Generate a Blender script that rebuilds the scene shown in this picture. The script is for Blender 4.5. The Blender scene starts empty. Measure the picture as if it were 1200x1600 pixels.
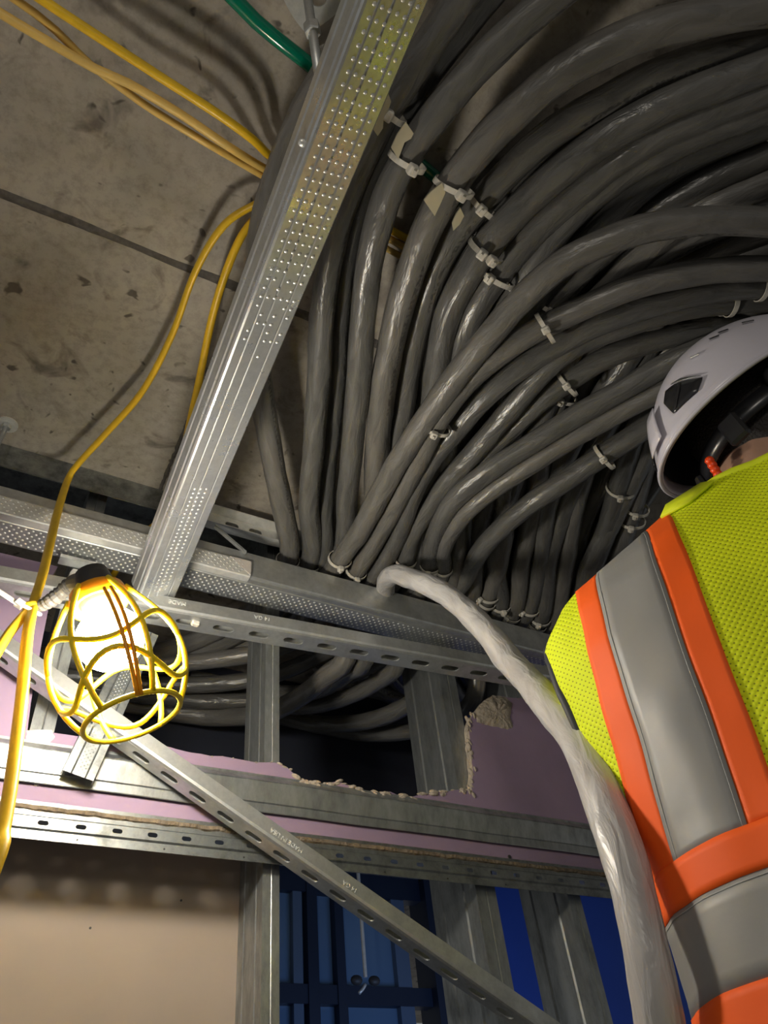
import bpy, bmesh, math, random
from mathutils import Vector, Matrix, noise
from mathutils.geometry import tessellate_polygon

scene = bpy.context.scene
C = scene.collection
random.seed(7)
PI = math.pi

# ------------------------------------------------------------------ camera
CZ = 1.55                      # camera height above the floor
F = 1200.0                     # focal length in pixels of the 1200x1600 frame
Zi = Vector((-164, -1200, 1200)).normalized()          # world up in (right, down, forward)
Xi = Vector((2650, 840, 1200)); Xi = (Xi - Zi * Xi.dot(Zi)).normalized()
Yi = Zi.cross(Xi).normalized()
right = Vector((Xi.x, Yi.x, Zi.x)); down = Vector((Xi.y, Yi.y, Zi.y)); fwd = Vector((Xi.z, Yi.z, Zi.z))
cam_d = bpy.data.cameras.new('camera')
cam = bpy.data.objects.new('camera', cam_d); C.objects.link(cam)
cam_d.sensor_fit = 'HORIZONTAL'; cam_d.sensor_width = 36.0; cam_d.lens = 36.0 * F / 1200.0
cam_d.clip_start = 0.01; cam_d.clip_end = 100
M4 = Matrix.Identity(4)
for i in range(3):
    M4[i][0] = right[i]; M4[i][1] = -down[i]; M4[i][2] = -fwd[i]
M4[2][3] = CZ
cam.matrix_world = M4
scene.camera = cam

# ------------------------------------------------------------------ world, lights, exposure
w = bpy.data.worlds.new('world'); scene.world = w; w.use_nodes = True
bg = w.node_tree.nodes['Background']
bg.inputs[0].default_value = (0.57, 0.59, 0.60, 1); bg.inputs[1].default_value = 0.22
def point_light(name, loc, power, col, radius):
    l = bpy.data.lights.new(name, 'POINT'); l.energy = power; l.color = col; l.shadow_soft_size = radius
    o = bpy.data.objects.new(name, l); C.objects.link(o); o.location = (loc[0], loc[1], loc[2] + CZ); return o
point_light('fill_light', (-0.55, -0.75, 0.45), 10.0, (1.0, 0.92, 0.80), 0.12)       # added fill light behind the viewer, no visible source
l = bpy.data.lights.new('next_room_fill', 'AREA'); l.energy = 2.6; l.color = (0.36, 0.56, 1.0); l.size = 0.6      # added unseen blue light behind the partition, turned to the far wall
o = bpy.data.objects.new('next_room_fill', l); C.objects.link(o); o.location = (1.5, 1.55, CZ + 0.1); o.rotation_euler = (math.radians(82), 0, 0)
BULB = 140.0
vs = scene.view_settings
vs.view_transform = 'Standard'; vs.look = 'None'; vs.gamma = 1.0; vs.exposure = 0.42; vs.use_curve_mapping = False

# ------------------------------------------------------------------ projection helpers (real planes and distances)
def ray(px, py):
    a, b = (px - 600) / F, (py - 800) / F
    return right * a + down * b + fwd
def atY(px, py, Y):
    r = ray(px, py); r = r * (Y / r.y); r.z += CZ; return r
def atZ(px, py, Z):
    r = ray(px, py); r = r * (Z / r.z); r.z += CZ; return r
def atK(px, py, k):
    r = ray(px, py) * k; r.z += CZ; return r
def W(x, y, z): return Vector((x, y, z + CZ))
def project(p):
    d = p - Vector((0, 0, CZ)); zf = d.dot(fwd)
    return (600 + F * d.dot(right) / zf, 800 + F * d.dot(down) / zf)

# ------------------------------------------------------------------ materials
def newmat(name):
    m = bpy.data.materials.new(name); m.use_nodes = True
    nt = m.node_tree; b = nt.nodes['Principled BSDF']; return m, nt, b
def simple(name, col, rough=0.5, metal=0.0, spec=0.5, bump=0.0, bscale=60, var=0.0, vscale=8, vcol=None, coat=0.0):
    m, nt, b = newmat(name)
    b.inputs['Base Color'].default_value = (*col, 1); b.inputs['Roughness'].default_value = rough
    b.inputs['Metallic'].default_value = metal; b.inputs['Specular IOR Level'].default_value = spec
    if coat: b.inputs['Coat Weight'].default_value = coat; b.inputs['Coat Roughness'].default_value = 0.15
    tc = nt.nodes.new('ShaderNodeTexCoord')
    if bump:
        n = nt.nodes.new('ShaderNodeTexNoise'); n.inputs['Scale'].default_value = bscale; n.inputs['Detail'].default_value = 5
        bp = nt.nodes.new('ShaderNodeBump'); bp.inputs['Strength'].default_value = bump; bp.inputs['Distance'].default_value = 0.004
        nt.links.new(tc.outputs['Object'], n.inputs['Vector']); nt.links.new(n.outputs['Fac'], bp.inputs['Height'])
        nt.links.new(bp.outputs['Normal'], b.inputs['Normal'])
    if var:
        n = nt.nodes.new('ShaderNodeTexNoise'); n.inputs['Scale'].default_value = vscale; n.inputs['Detail'].default_value = 8
        n.inputs['Roughness'].default_value = 0.65
        r = nt.nodes.new('ShaderNodeValToRGB'); r.color_ramp.elements[0].position = 0.33; r.color_ramp.elements[1].position = 0.67
        vc = vcol or tuple(c * (1 - var) for c in col)
        r.color_ramp.elements[0].color = (*vc, 1); r.color_ramp.elements[1].color = (*col, 1)
        nt.links.new(tc.outputs['Object'], n.inputs['Vector']); nt.links.new(n.outputs['Fac'], r.inputs['Fac'])
        nt.links.new(r.outputs['Color'], b.inputs['Base Color'])
    return m

def concrete():
    m, nt, b = newmat('concrete'); L = nt.links
    tc = nt.nodes.new('ShaderNodeTexCoord')
    def nz(scale, det, rough, dist=0.0):
        n = nt.nodes.new('ShaderNodeTexNoise'); n.inputs['Scale'].default_value = scale; n.inputs['Detail'].default_value = det
        n.inputs['Roughness'].default_value = rough; n.inputs['Distortion'].default_value = dist
        L.new(tc.outputs['Object'], n.inputs['Vector']); return n
    def ramp(n, p0, c0, p1, c1):
        r = nt.nodes.new('ShaderNodeValToRGB'); r.color_ramp.elements[0].position = p0; r.color_ramp.elements[1].position = p1
        r.color_ramp.elements[0].color = (*c0, 1); r.color_ramp.elements[1].color = (*c1, 1); L.new(n.outputs['Fac'], r.inputs['Fac']); return r
    def mix(a, b_, mode='MULTIPLY', fac=1.0):
        x = nt.nodes.new('ShaderNodeMix'); x.data_type = 'RGBA'; x.blend_type = mode; x.inputs[0].default_value = fac
        L.new(a.outputs['Color'] if 'Color' in a.outputs else a.outputs[2], x.inputs[6])
        L.new(b_.outputs['Color'] if 'Color' in b_.outputs else b_.outputs[2], x.inputs[7]); return x
    base = ramp(nz(3.2, 7, 0.62, 0.4), 0.34, (0.27, 0.24, 0.20), 0.66, (0.45, 0.40, 0.33))
    blot = ramp(nz(13, 4, 0.55, 0.8), 0.29, (0.42, 0.40, 0.40), 0.42, (1, 1, 1))
    fine = ramp(nz(70, 6, 0.7), 0.30, (0.72, 0.72, 0.72), 0.55, (1, 1, 1))
    spot = ramp(nz(38, 2, 0.5, 0.5), 0.27, (0.30, 0.29, 0.28), 0.33, (1, 1, 1))
    mm = mix(mix(mix(base, blot), fine), spot)
    L.new(mm.outputs[2], b.inputs['Base Color'])
    b.inputs['Roughness'].default_value = 0.82
    bp = nt.nodes.new('ShaderNodeBump'); bp.inputs['Strength'].default_value = 0.25; bp.inputs['Distance'].default_value = 0.004
    L.new(nz(45, 8, 0.7).outputs['Fac'], bp.inputs['Height']); L.new(bp.outputs['Normal'], b.inputs['Normal'])
    return m

def galv(name, col=(0.62, 0.63, 0.61), rough=0.34, streak=0.25, scale=(18, 18, 18), metal=0.92):
    m, nt, b = newmat(name); L = nt.links
    tc = nt.nodes.new('ShaderNodeTexCoord'); mp = nt.nodes.new('ShaderNodeMapping'); mp.inputs['Scale'].default_value = scale
    L.new(tc.outputs['Object'], mp.inputs['Vector'])
    n = nt.nodes.new('ShaderNodeTexNoise'); n.inputs['Scale'].default_value = 1.0; n.inputs['Detail'].default_value = 8; n.inputs['Roughness'].default_value = 0.7
    L.new(mp.outputs['Vector'], n.inputs['Vector'])
    r = nt.nodes.new('ShaderNodeValToRGB'); r.color_ramp.elements[0].position = 0.35; r.color_ramp.elements[1].position = 0.62
    r.color_ramp.elements[0].color = (*[c * (1 - streak * 1.6) for c in col], 1); r.color_ramp.elements[1].color = (*col, 1)
    L.new(n.outputs['Fac'], r.inputs['Fac']); L.new(r.outputs['Color'], b.inputs['Base Color'])
    mr = nt.nodes.new('ShaderNodeMapRange'); mr.inputs['From Min'].default_value = 0.3; mr.inputs['From Max'].default_value = 0.7
    mr.inputs['To Min'].default_value = rough + 0.14; mr.inputs['To Max'].default_value = rough - 0.06
    L.new(n.outputs['Fac'], mr.inputs['Value']); L.new(mr.outputs['Result'], b.inputs['Roughness'])
    b.inputs['Metallic'].default_value = metal
    return m

def cable_mat(name, c0, c1, rough=0.29, bump=0.42):
    m, nt, b = newmat(name); L = nt.links
    uv = nt.nodes.new('ShaderNodeUVMap')
    mp = nt.nodes.new('ShaderNodeMapping'); mp.inputs['Scale'].default_value = (6, 2.2, 1)
    L.new(uv.outputs['UV'], mp.inputs['Vector'])
    n = nt.nodes.new('ShaderNodeTexNoise'); n.inputs['Scale'].default_value = 3.2; n.inputs['Detail'].default_value = 4; n.inputs['Distortion'].default_value = 0.6
    L.new(mp.outputs['Vector'], n.inputs['Vector'])
    r = nt.nodes.new('ShaderNodeValToRGB'); r.color_ramp.elements[0].position = 0.3; r.color_ramp.elements[1].position = 0.7
    r.color_ramp.elements[0].color = (*c0, 1); r.color_ramp.elements[1].color = (*c1, 1)
    L.new(n.outputs['Fac'], r.inputs['Fac'])
    # faint printed legend running along the jacket
    sx = nt.nodes.new('ShaderNodeSeparateXYZ'); L.new(uv.outputs['UV'], sx.inputs[0])
    def math_(op, a, bb):
        x = nt.nodes.new('ShaderNodeMath'); x.operation = op
        for i, v in enumerate((a, bb)):
            if isinstance(v, (int, float)): x.inputs[i].default_value = v
            else: L.new(v, x.inputs[i])
        return x.outputs[0]
    band = math_('MULTIPLY', math_('GREATER_THAN', sx.outputs[1], 0.60), math_('LESS_THAN', sx.outputs[1], 0.655))
    mp2 = nt.nodes.new('ShaderNodeMapping'); mp2.inputs['Scale'].default_value = (190, 22, 1); L.new(uv.outputs['UV'], mp2.inputs['Vector'])
    n2 = nt.nodes.new('ShaderNodeTexNoise'); n2.inputs['Scale'].default_value = 1.0; n2.inputs['Detail'].default_value = 0; L.new(mp2.outputs['Vector'], n2.inputs['Vector'])
    n3 = nt.nodes.new('ShaderNodeTexNoise'); n3.inputs['Scale'].default_value = 6.0; n3.inputs['Detail'].default_value = 0; L.new(uv.outputs['UV'], n3.inputs['Vector'])
    ink = math_('MULTIPLY', math_('MULTIPLY', band, math_('GREATER_THAN', n2.outputs['Fac'], 0.5)), math_('GREATER_THAN', n3.outputs['Fac'], 0.5))
    ink = math_('MULTIPLY', ink, 0.6)
    mx = nt.nodes.new('ShaderNodeMix'); mx.data_type = 'RGBA'; L.new(ink, mx.inputs[0]); L.new(r.outputs['Color'], mx.inputs[6]); mx.inputs[7].default_value = (0.02, 0.02, 0.02, 1)
    L.new(mx.outputs[2], b.inputs['Base Color'])
    b.inputs['Roughness'].default_value = rough; b.inputs['Specular IOR Level'].default_value = 0.5
    bp = nt.nodes.new('ShaderNodeBump'); bp.inputs['Strength'].default_value = bump; bp.inputs['Distance'].default_value = 0.009
    L.new(n.outputs['Fac'], bp.inputs['Height']); L.new(bp.outputs['Normal'], b.inputs['Normal'])
    return m

def vest_mesh():
    m, nt, b = newmat('vest_mesh_fabric'); L = nt.links
    uv = nt.nodes.new('ShaderNodeUVMap')
    mp = nt.nodes.new('ShaderNodeMapping'); mp.inputs['Scale'].default_value = (1, 1, 1); L.new(uv.outputs['UV'], mp.inputs['Vector'])
    sx = nt.nodes.new('ShaderNodeSeparateXYZ'); L.new(mp.outputs['Vector'], sx.inputs[0])
    def mth(op, a, bb=0.0):
        x = nt.nodes.new('ShaderNodeMath'); x.operation = op
        for i, v in enumerate((a, bb)):
            if isinstance(v, (int, float)): x.inputs[i].default_value = v
            else: L.new(v, x.inputs[i])
        return x.outputs[0]
    P = 2 * PI / 0.0062
    a = mth('COSINE', mth('MULTIPLY', mth('ADD', sx.outputs[0], sx.outputs[1]), P))
    c = mth('COSINE', mth('MULTIPLY', mth('SUBTRACT', sx.outputs[0], sx.outputs[1]), P))
    s = mth('ADD', a, c)
    r = nt.nodes.new('ShaderNodeValToRGB'); r.color_ramp.elements[0].position = 0.82; r.color_ramp.elements[1].position = 0.97
    r.color_ramp.elements[0].color = (0.74, 0.84, 0.0, 1); r.color_ramp.elements[1].color = (0.16, 0.18, 0.0, 1)
    sc = mth('MULTIPLY', mth('ADD', s, 2.0), 0.25); L.new(sc, r.inputs['Fac'])
    L.new(r.outputs['Color'], b.inputs['Base Color'])
    bp = nt.nodes.new('ShaderNodeBump'); bp.inputs['Strength'].default_value = 0.5; bp.inputs['Distance'].default_value = 0.001; bp.invert = True
    L.new(sc, bp.inputs['Height']); L.new(bp.outputs['Normal'], b.inputs['Normal'])
    b.inputs['Roughness'].default_value = 0.75
    return m

MT = {}
MT['concrete'] = concrete()
MT['seam'] = simple('concrete_seam', (0.13, 0.115, 0.10), 0.9, bump=0.6, bscale=90, var=0.5, vscale=60)
MT['galv'] = galv('galvanised_steel', (0.64, 0.65, 0.63), 0.40, 0.22, (18, 18, 18), 0.80)
MT['galv_dull'] = galv('galvanised_steel_dull', (0.42, 0.44, 0.43), 0.42, 0.35, (30, 30, 30))
MT['galv_bright'] = galv('galvanised_steel_bright', (0.88, 0.87, 0.82), 0.36, 0.12, (40, 40, 40), 0.50)
MT['galv_beam'] = galv('galvanised_steel_beam', (0.74, 0.75, 0.74), 0.28, 0.16, (22, 22, 22), 0.78)
MT['galv_stud'] = galv('galvanised_stud', (0.52, 0.54, 0.53), 0.40, 0.30, (28, 28, 10), 0.86)
MT['purple'] = simple('purple_board_paper', (0.31, 0.22, 0.32), 0.85, var=0.16, vscale=7, bump=0.05, bscale=200)
MT['gypsum'] = simple('gypsum_core', (0.50, 0.42, 0.33), 0.95, bump=1.0, bscale=120, var=0.35, vscale=70)
MT['compound'] = simple('joint_compound', (0.60, 0.55, 0.50), 0.9, bump=0.2, var=0.15, vscale=40)
MT['beige'] = simple('beige_board', (0.34, 0.275, 0.22), 0.85, var=0.10, vscale=4, bump=0.04, bscale=150)
MT['cable'] = cable_mat('grey_cable_jacket', (0.085, 0.083, 0.078), (0.135, 0.130, 0.120))
MT['cable2'] = cable_mat('grey_cable_jacket_dusty', (0.11, 0.105, 0.095), (0.165, 0.155, 0.14), 0.33)
MT['cable3'] = cable_mat('grey_cable_jacket_dark', (0.06, 0.06, 0.058), (0.10, 0.098, 0.092), 0.30)
MT['cable_lamplit'] = cable_mat('lamplit_cable_jacket', (0.42, 0.40, 0.39), (0.56, 0.54, 0.52), 0.34, 0.5)  # grey jacket lightened: glow of the nearby lamp put into the colour
MT['yellow'] = simple('yellow_cord', (0.86, 0.53, 0.02), 0.38, bump=0.1, bscale=40, var=0.25, vscale=25)
MT['cream'] = simple('faded_yellow_cord', (0.78, 0.52, 0.14), 0.42, bump=0.1, bscale=40, var=0.2, vscale=25)
MT['green'] = simple('green_wire', (0.0, 0.16, 0.09), 0.16, spec=0.6)
MT['nylon'] = simple('white_nylon', (0.62, 0.58, 0.50), 0.40, var=0.1, vscale=80)
MT['cage'] = simple('yellow_cage_plastic', (0.95, 0.72, 0.02), 0.35)
MT['orange_p'] = simple('orange_plastic', (0.95, 0.38, 0.01), 0.4)
MT['black'] = simple('black_rubber', (0.035, 0.034, 0.035), 0.5)
MT['boot'] = simple('grey_black_boot', (0.10, 0.095, 0.09), 0.55)
MT['helmet'] = simple('helmet_shell_lilac_white', (0.63, 0.60, 0.66), 0.26, spec=0.5)
MT['hblack'] = simple('helmet_black_plastic', (0.018, 0.018, 0.020), 0.28)
MT['hfoam'] = simple('helmet_black_foam', (0.010, 0.009, 0.010), 0.8)
MT['skin'] = simple('skin', (0.40, 0.235, 0.165), 0.55, var=0.15, vscale=30, bump=0.08, bscale=200)
MT['hair'] = simple('dark_hair', (0.018, 0.014, 0.012), 0.6, bump=0.8, bscale=300)
MT['vest'] = vest_mesh()
MT['hv_plain'] = simple('vest_binding_yellow', (0.72, 0.82, 0.01), 0.7, bump=0.1, bscale=200)
MT['hv_orange'] = simple('fluorescent_orange_tape', (1.0, 0.125, 0.004), 0.65, bump=0.12, bscale=25)
MT['silver'] = simple('reflective_silver_tape', (0.30, 0.295, 0.28), 0.48, metal=0.0, spec=0.6, bump=0.25, bscale=18, var=0.08, vscale=12)
MT['thread'] = simple('stitching', (0.42, 0.42, 0.40), 0.7)
MT['bind'] = simple('navy_black_binding', (0.025, 0.026, 0.035), 0.6)
MT['shirt'] = simple('pale_yellow_sleeve', (0.66, 0.68, 0.16), 0.8)
MT['jeans'] = simple('dark_work_trousers', (0.05, 0.06, 0.09), 0.85, bump=0.2, bscale=80)
MT['leather'] = simple('brown_boot_leather', (0.16, 0.09, 0.05), 0.6)
MT['navy'] = simple('navy_frame', (0.012, 0.022, 0.05), 0.5)
MT['cavity_shade'] = simple('cavity_shade_board', (0.030, 0.034, 0.055), 0.8, var=0.3, vscale=5)  # darkness of the wall cavity put into the colour
MT['steelblue'] = simple('blue_grey_frame', (0.10, 0.15, 0.24), 0.45)
MT['bluewall'] = simple('deep_blue_wall', (0.03, 0.10, 0.52), 0.6, var=0.12, vscale=2)
MT['floor'] = simple('floor_concrete', (0.24, 0.23, 0.21), 0.85, var=0.25, vscale=3)
MT['grey_board'] = simple('grey_blue_panel', (0.18, 0.24, 0.33), 0.6, var=0.3, vscale=3)
MT['glass'] = simple('blue_tinted_glass', (0.13, 0.22, 0.36), 0.06, spec=0.6)
m, nt, b = newmat('bulb_glow'); b.inputs['Emission Color'].default_value = (1.0, 0.95, 0.85, 1); b.inputs['Emission Strength'].default_value = BULB
b.inputs['Base Color'].default_value = (1, 1, 1, 1); MT['bulb'] = m

# ------------------------------------------------------------------ mesh helpers
class MB:
    def __init__(s): s.v = []; s.f = []; s.uv = None
    def add(s, vs_, fs_):
        o = len(s.v); s.v += [Vector(p) for p in vs_]; s.f += [tuple(i + o for i in q) for q in fs_]
    def box(s, c, sx, sy, sz, R=None):
        c = Vector(c); P = []
        for x in (-1, 1):
            for y in (-1, 1):
                for z in (-1, 1):
                    p = Vector((x * sx / 2, y * sy / 2, z * sz / 2))
                    P.append(c + (R @ p if R else p))
        s.add(P, [(0, 1, 3, 2), (4, 6, 7, 5), (0, 4, 5, 1), (2, 3, 7, 6), (0, 2, 6, 4), (1, 5, 7, 3)])
    def tube(s, pts, r, n=10, ry=None, cap=True, closed=False, rf=None, up=None):
        pts = [Vector(p) for p in pts]; N = len(pts); P = []; prev = None
        for i, p in enumerate(pts):
            if closed: t = (pts[(i + 1) % N] - pts[i - 1])
            else: t = pts[min(i + 1, N - 1)] - pts[max(i - 1, 0)]
            t.normalize()
            if prev is None:
                a = up or (Vector((0, 0, 1)) if abs(t.z) < 0.9 else Vector((1, 0, 0)))
            else: a = prev
            nrm = (a - t * a.dot(t))
            if nrm.length < 1e-6: nrm = t.orthogonal()
            nrm.normalize(); bn = t.cross(nrm); prev = nrm
            for k in range(n):
                an = 2 * PI * k / n
                rr = r if not rf else rf(i / max(1, N - 1), an)
                r2 = rr if ry is None else ry * rr / r
                P.append(p + nrm * math.cos(an) * rr + bn * math.sin(an) * r2)
        Fs = []
        for i in range(N if closed else N - 1):
            j = (i + 1) % N
            for k in range(n):
                k2 = (k + 1) % n
                Fs.append((i * n + k, i * n + k2, j * n + k2, j * n + k))
        if cap and not closed:
            Fs.append(tuple(range(n - 1, -1, -1))); Fs.append(tuple((N - 1) * n + k for k in range(n)))
        s.add(P, Fs)
    def lathe(s, prof, A, axis, n=20, cap=True):
        A = Vector(A); axis = Vector(axis).normalized(); u = axis.orthogonal().normalized(); v = axis.cross(u)
        P = []; Fs = []
        for (r, h) in prof:
            for k in range(n):
                an = 2 * PI * k / n; P.append(A + axis * h + (u * math.cos(an) + v * math.sin(an)) * r)
        for i in range(len(prof) - 1):
            for k in range(n):
                k2 = (k + 1) % n; Fs.append((i * n + k, i * n + k2, (i + 1) * n + k2, (i + 1) * n + k))
        if cap:
            Fs.append(tuple(range(n - 1, -1, -1))); Fs.append(tuple((len(prof) - 1) * n + k for k in range(n)))
        s.add(P, Fs)
    def ellipsoid(s, c, rx, ry, rz, R=None, nu=20, nv=12):
        c = Vector(c); P = []; Fs = []
        for i in range(nv + 1):
            th = PI * i / nv
            for k in range(nu):
                ph = 2 * PI * k / nu
                p = Vector((rx * math.sin(th) * math.cos(ph), ry * math.sin(th) * math.sin(ph), rz * math.cos(th)))
                P.append(c + (R @ p if R else p))
        for i in range(nv):
            for k in range(nu):
                k2 = (k + 1) % nu; Fs.append((i * nu + k, (i + 1) * nu + k, (i + 1) * nu + k2, i * nu + k2))
        s.add(P, Fs)
    def build(s, name, mat, parent=None, smooth=False, thick=0, fixn=True, weld=False):
        me = bpy.data.meshes.new(name); me.from_pydata([tuple(p) for p in s.v], [], s.f)
        if weld or fixn:
            bm = bmesh.new(); bm.from_mesh(me)
            if weld: bmesh.ops.remove_doubles(bm, verts=bm.verts, dist=weld if weld is not True else 1e-5)
            if fixn: bmesh.ops.recalc_face_normals(bm, faces=bm.faces)
            bm.to_mesh(me); bm.free()
        if mat: me.materials.append(MT[mat] if isinstance(mat, str) else mat)
        if smooth:
            for p in me.polygons: p.use_smooth = True
        o = bpy.data.objects.new(name, me); C.objects.link(o)
        if parent: adopt(o, parent)
        if thick:
            md = o.modifiers.new('thickness', 'SOLIDIFY'); md.thickness = thick; md.offset = 0
        return o

def adopt(o, parent):
    o.parent = parent; o.matrix_parent_inverse = parent_matrix(parent).inverted()
def parent_matrix(o):
    m = Matrix.LocRotScale(o.location, o.rotation_euler, o.scale)
    return parent_matrix(o.parent) @ o.matrix_parent_inverse @ m if o.parent else m
def tag(o, label, cat, group=None):
    o['label'] = label; o['category'] = cat
    if group: o['group'] = group
    return o
def struct(o): o['kind'] = 'structure'; return o
def stuff(o): o['kind'] = 'stuff'; return o
def empty(name, loc):
    o = bpy.data.objects.new(name, None); C.objects.link(o); o.location = loc; o.empty_display_size = 0.05; return o

def spline(pts, step=0.02):
    pts = [Vector(p) for p in pts]
    P = [pts[0] * 2 - pts[1]] + pts + [pts[-1] * 2 - pts[-2]]; out = []
    for i in range(1, len(P) - 2):
        a, b_, c, d = P[i - 1], P[i], P[i + 1], P[i + 2]
        n = max(2, int((c - b_).length / step))
        for k in range(n):
            t = k / n
            out.append(0.5 * ((2 * b_) + (c - a) * t + (2 * a - 5 * b_ + 4 * c - d) * t * t + (3 * b_ - a - 3 * c + d) * t ** 3))
    out.append(pts[-1]); return out

# sheet-metal profile swept from A to B; profile in (U, V); slots: {segment: (pitch, length, width, phase, offset)}
def slot_cells(mb, A, D, L, p0, p1, pitch, sl, sw, phase, off=0.0):
    e = p1 - p0; wd = e.length; e = e / wd
    xs = []; x = phase
    while x + sl / 2 < L:
        if x - sl / 2 > 0: xs.append(x)
        x += pitch
    cur = 0.0
    full = [yy for yy in (0.0, wd)]; last = [full]; yc = wd / 2 + off; n = 6
    def q(x0, x1, ysr):
        pts_ = [(x0, y) for y in last[0]] + [(x1, y) for y in reversed(ysr)]
        mb.add([A + D * x + p0 + e * y for x, y in pts_], [tuple(range(len(pts_)))])
    for xc in xs:
        x0, x1 = xc - sl / 2 - 0.002, xc + sl / 2 + 0.002
        inner = []; outer = []
        for k in range(n + 1):
            a = -PI / 2 + PI * k / n
            inner.append((xc + sl / 2 - sw / 2 + math.cos(a) * sw / 2, yc + math.sin(a) * sw / 2))
            outer.append((x1, yc + (wd - yc) * math.sin(a) if a > 0 else yc + yc * math.sin(a)))
        for k in range(n + 1):
            a = PI / 2 + PI * k / n
            inner.append((xc - sl / 2 + sw / 2 + math.cos(a) * sw / 2, yc + math.sin(a) * sw / 2))
            s_ = math.sin(a); outer.append((x0, yc + (wd - yc) * s_ if s_ > 0 else yc + yc * s_))
        cols = sorted(y for x, y in outer if x == x1)
        if x0 > cur: q(cur, x0, cols)
        last[0] = cols
        m_ = len(inner)
        P = [A + D * x + p0 + e * y for x, y in outer + inner]
        mb.add(P, [(k, (k + 1) % m_, m_ + (k + 1) % m_, m_ + k) for k in range(m_)])
        cur = x1
    if cur < L: q(cur, L, full)

def sheet(name, A, B, U, V, prof, mat, parent=None, slots=None, thick=0.0014, nseg=8, wob=0.0):
    A = Vector(A); B = Vector(B); D = B - A; L = D.length; D.normalize()
    U = Vector(U); U = (U - D * U.dot(D)).normalized(); V = Vector(V); V = (V - D * V.dot(D) - U * V.dot(U)).normalized()
    mb = MB(); pp = [U * u + V * v for u, v in prof]
    for i in range(len(pp) - 1):
        if slots and i in slots:
            slot_cells(mb, A, D, L, pp[i], pp[i + 1], *slots[i])
        else:
            vs_ = []; fs_ = []
            for k in range(nseg + 1):
                wv = V * (wob * math.sin(k * 2.1)) if wob else Vector()
                vs_ += [A + D * (L * k / nseg) + pp[i] + wv, A + D * (L * k / nseg) + pp[i + 1] + wv]
            for k in range(nseg): fs_.append((2 * k, 2 * k + 1, 2 * k + 3, 2 * k + 2))
            mb.add(vs_, fs_)
    return mb.build(name, mat, parent, thick=thick, weld=1e-5)

def dimples(name, A, D, L, E, width, N, mat, parent, pitch=0.009, cols=5, r=0.0018, h=0.0010, stagger=True, x0=0.0, keep=None, rowp=None):
    mb = MB(); A = Vector(A); D = Vector(D).normalized(); E = Vector(E).normalized(); N = Vector(N).normalized()
    nx = int((L - x0) / pitch)
    for i in range(nx):
        for j in range(cols):
            if keep and random.random() > keep(i / nx, j / max(1, cols - 1)): continue
            y = width * (j + 0.5) / cols
            x = x0 + pitch * (i + 0.5 + (0.5 if stagger and j % 2 else 0))
            c = A + D * x + E * y
            P = [c + (D * math.cos(2 * PI * k / 6) + E * math.sin(2 * PI * k / 6)) * r for k in range(6)]
            P += [c + N * h * 0.8 + (D * math.cos(2 * PI * k / 6) + E * math.sin(2 * PI * k / 6)) * r * 0.55 for k in range(6)]
            fs_ = [(k, (k + 1) % 6, 6 + (k + 1) % 6, 6 + k) for k in range(6)] + [(6, 7, 8, 9, 10, 11)]
            mb.add(P, fs_)
    o = mb.build(name, mat, parent, smooth=True, fixn=False); return stuff(o)

# ================================================================== SETTING
HS = 1.06      # underside of the slab above the camera
mb = MB(); mb.box(W(0.5, 0.8, HS + 0.10), 7.0, 7.6, 0.20)
ceiling = struct(mb.build('ceiling', 'concrete'))
def seam(p, q, wid):
    mb = MB(); p = Vector(p); q = Vector(q); n = 160; d = (q - p); L = d.length; d.normalize(); s_ = Vector((-d.y, d.x, 0))
    P = []; Fs = []
    for i in range(n + 1):
        c = p + d * L * i / n
        for k, (o_, h_) in enumerate(((-1, 0), (-0.35, 1), (0.3, 0.8), (1, 0))):
            jit = noise.noise(Vector((i * 0.31, k * 3.1, L)))
            P.append(c + s_ * (o_ * wid * (1 + 0.7 * jit)) + Vector((0, 0, -0.0032 * h_ * (0.6 + abs(jit) * 1.6) + 0.0005)))
    for i in range(n):
        for k in range(3): Fs.append((i * 4 + k, i * 4 + k + 1, i * 4 + k + 5, i * 4 + k + 4))
    mb.add(P, Fs); return mb.build('form_seam', 'seam', ceiling, smooth=True)
seam(W(-2.2, 0.575, HS), W(2.4, 0.545, HS), 0.0075)
seam(W(0.178, 0.565, HS), W(0.188, 1.0, HS), 0.004)
mb = MB(); mb.box(W(0.5, 0.8, -CZ - 0.05), 7.0, 7.6, 0.10); struct(mb.build('floor', 'floor'))

# purple partition board with the torn opening
YW = 1.0; TB = 0.016
def xz(px, py): p = atY(px, py, YW); return (p.x, p.z)
torn_px = [(82, 900), (76, 950), (66, 1000), (57, 1050), (48, 1100), (43, 1141), (60, 1142), (108, 1147), (180, 1158), (262, 1168), (330, 1180),
           (400, 1190), (435, 1192), (455, 1205), (475, 1222), (500, 1225), (530, 1222), (555, 1232), (580, 1240), (610, 1238),
           (640, 1246), (665, 1240), (690, 1238), (720, 1232), (737, 1238), (739, 1200), (735, 1165), (732, 1132), (742, 1112), (760, 1094),
           (780, 1088), (803, 1090), (840, 1096), (880, 1102)]
torn = [xz(*p) for p in torn_px]
def roughen(pts, sub, amp, skip):
    out = []
    for i in range(len(pts) - 1):
        a, b_ = Vector(pts[i]), Vector(pts[i + 1]); nn = 1 if i in skip else sub
        for k in range(nn):
            p = a.lerp(b_, k / nn)
            if i not in skip: p += Vector((random.uniform(-amp, amp), random.uniform(-amp, amp)))
            out.append(p)
    out.append(Vector(pts[-1])); return out
tr = roughen(torn, 4, 0.0016, {0, 1, 2, 3, 4, 5, 6})
ZB = 0.449
outline = [Vector((-1.3, ZB + CZ)), Vector((1.9, ZB + CZ)), Vector((1.9, 0.775 + CZ)), Vector((1.2, 0.775 + CZ))]
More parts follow.
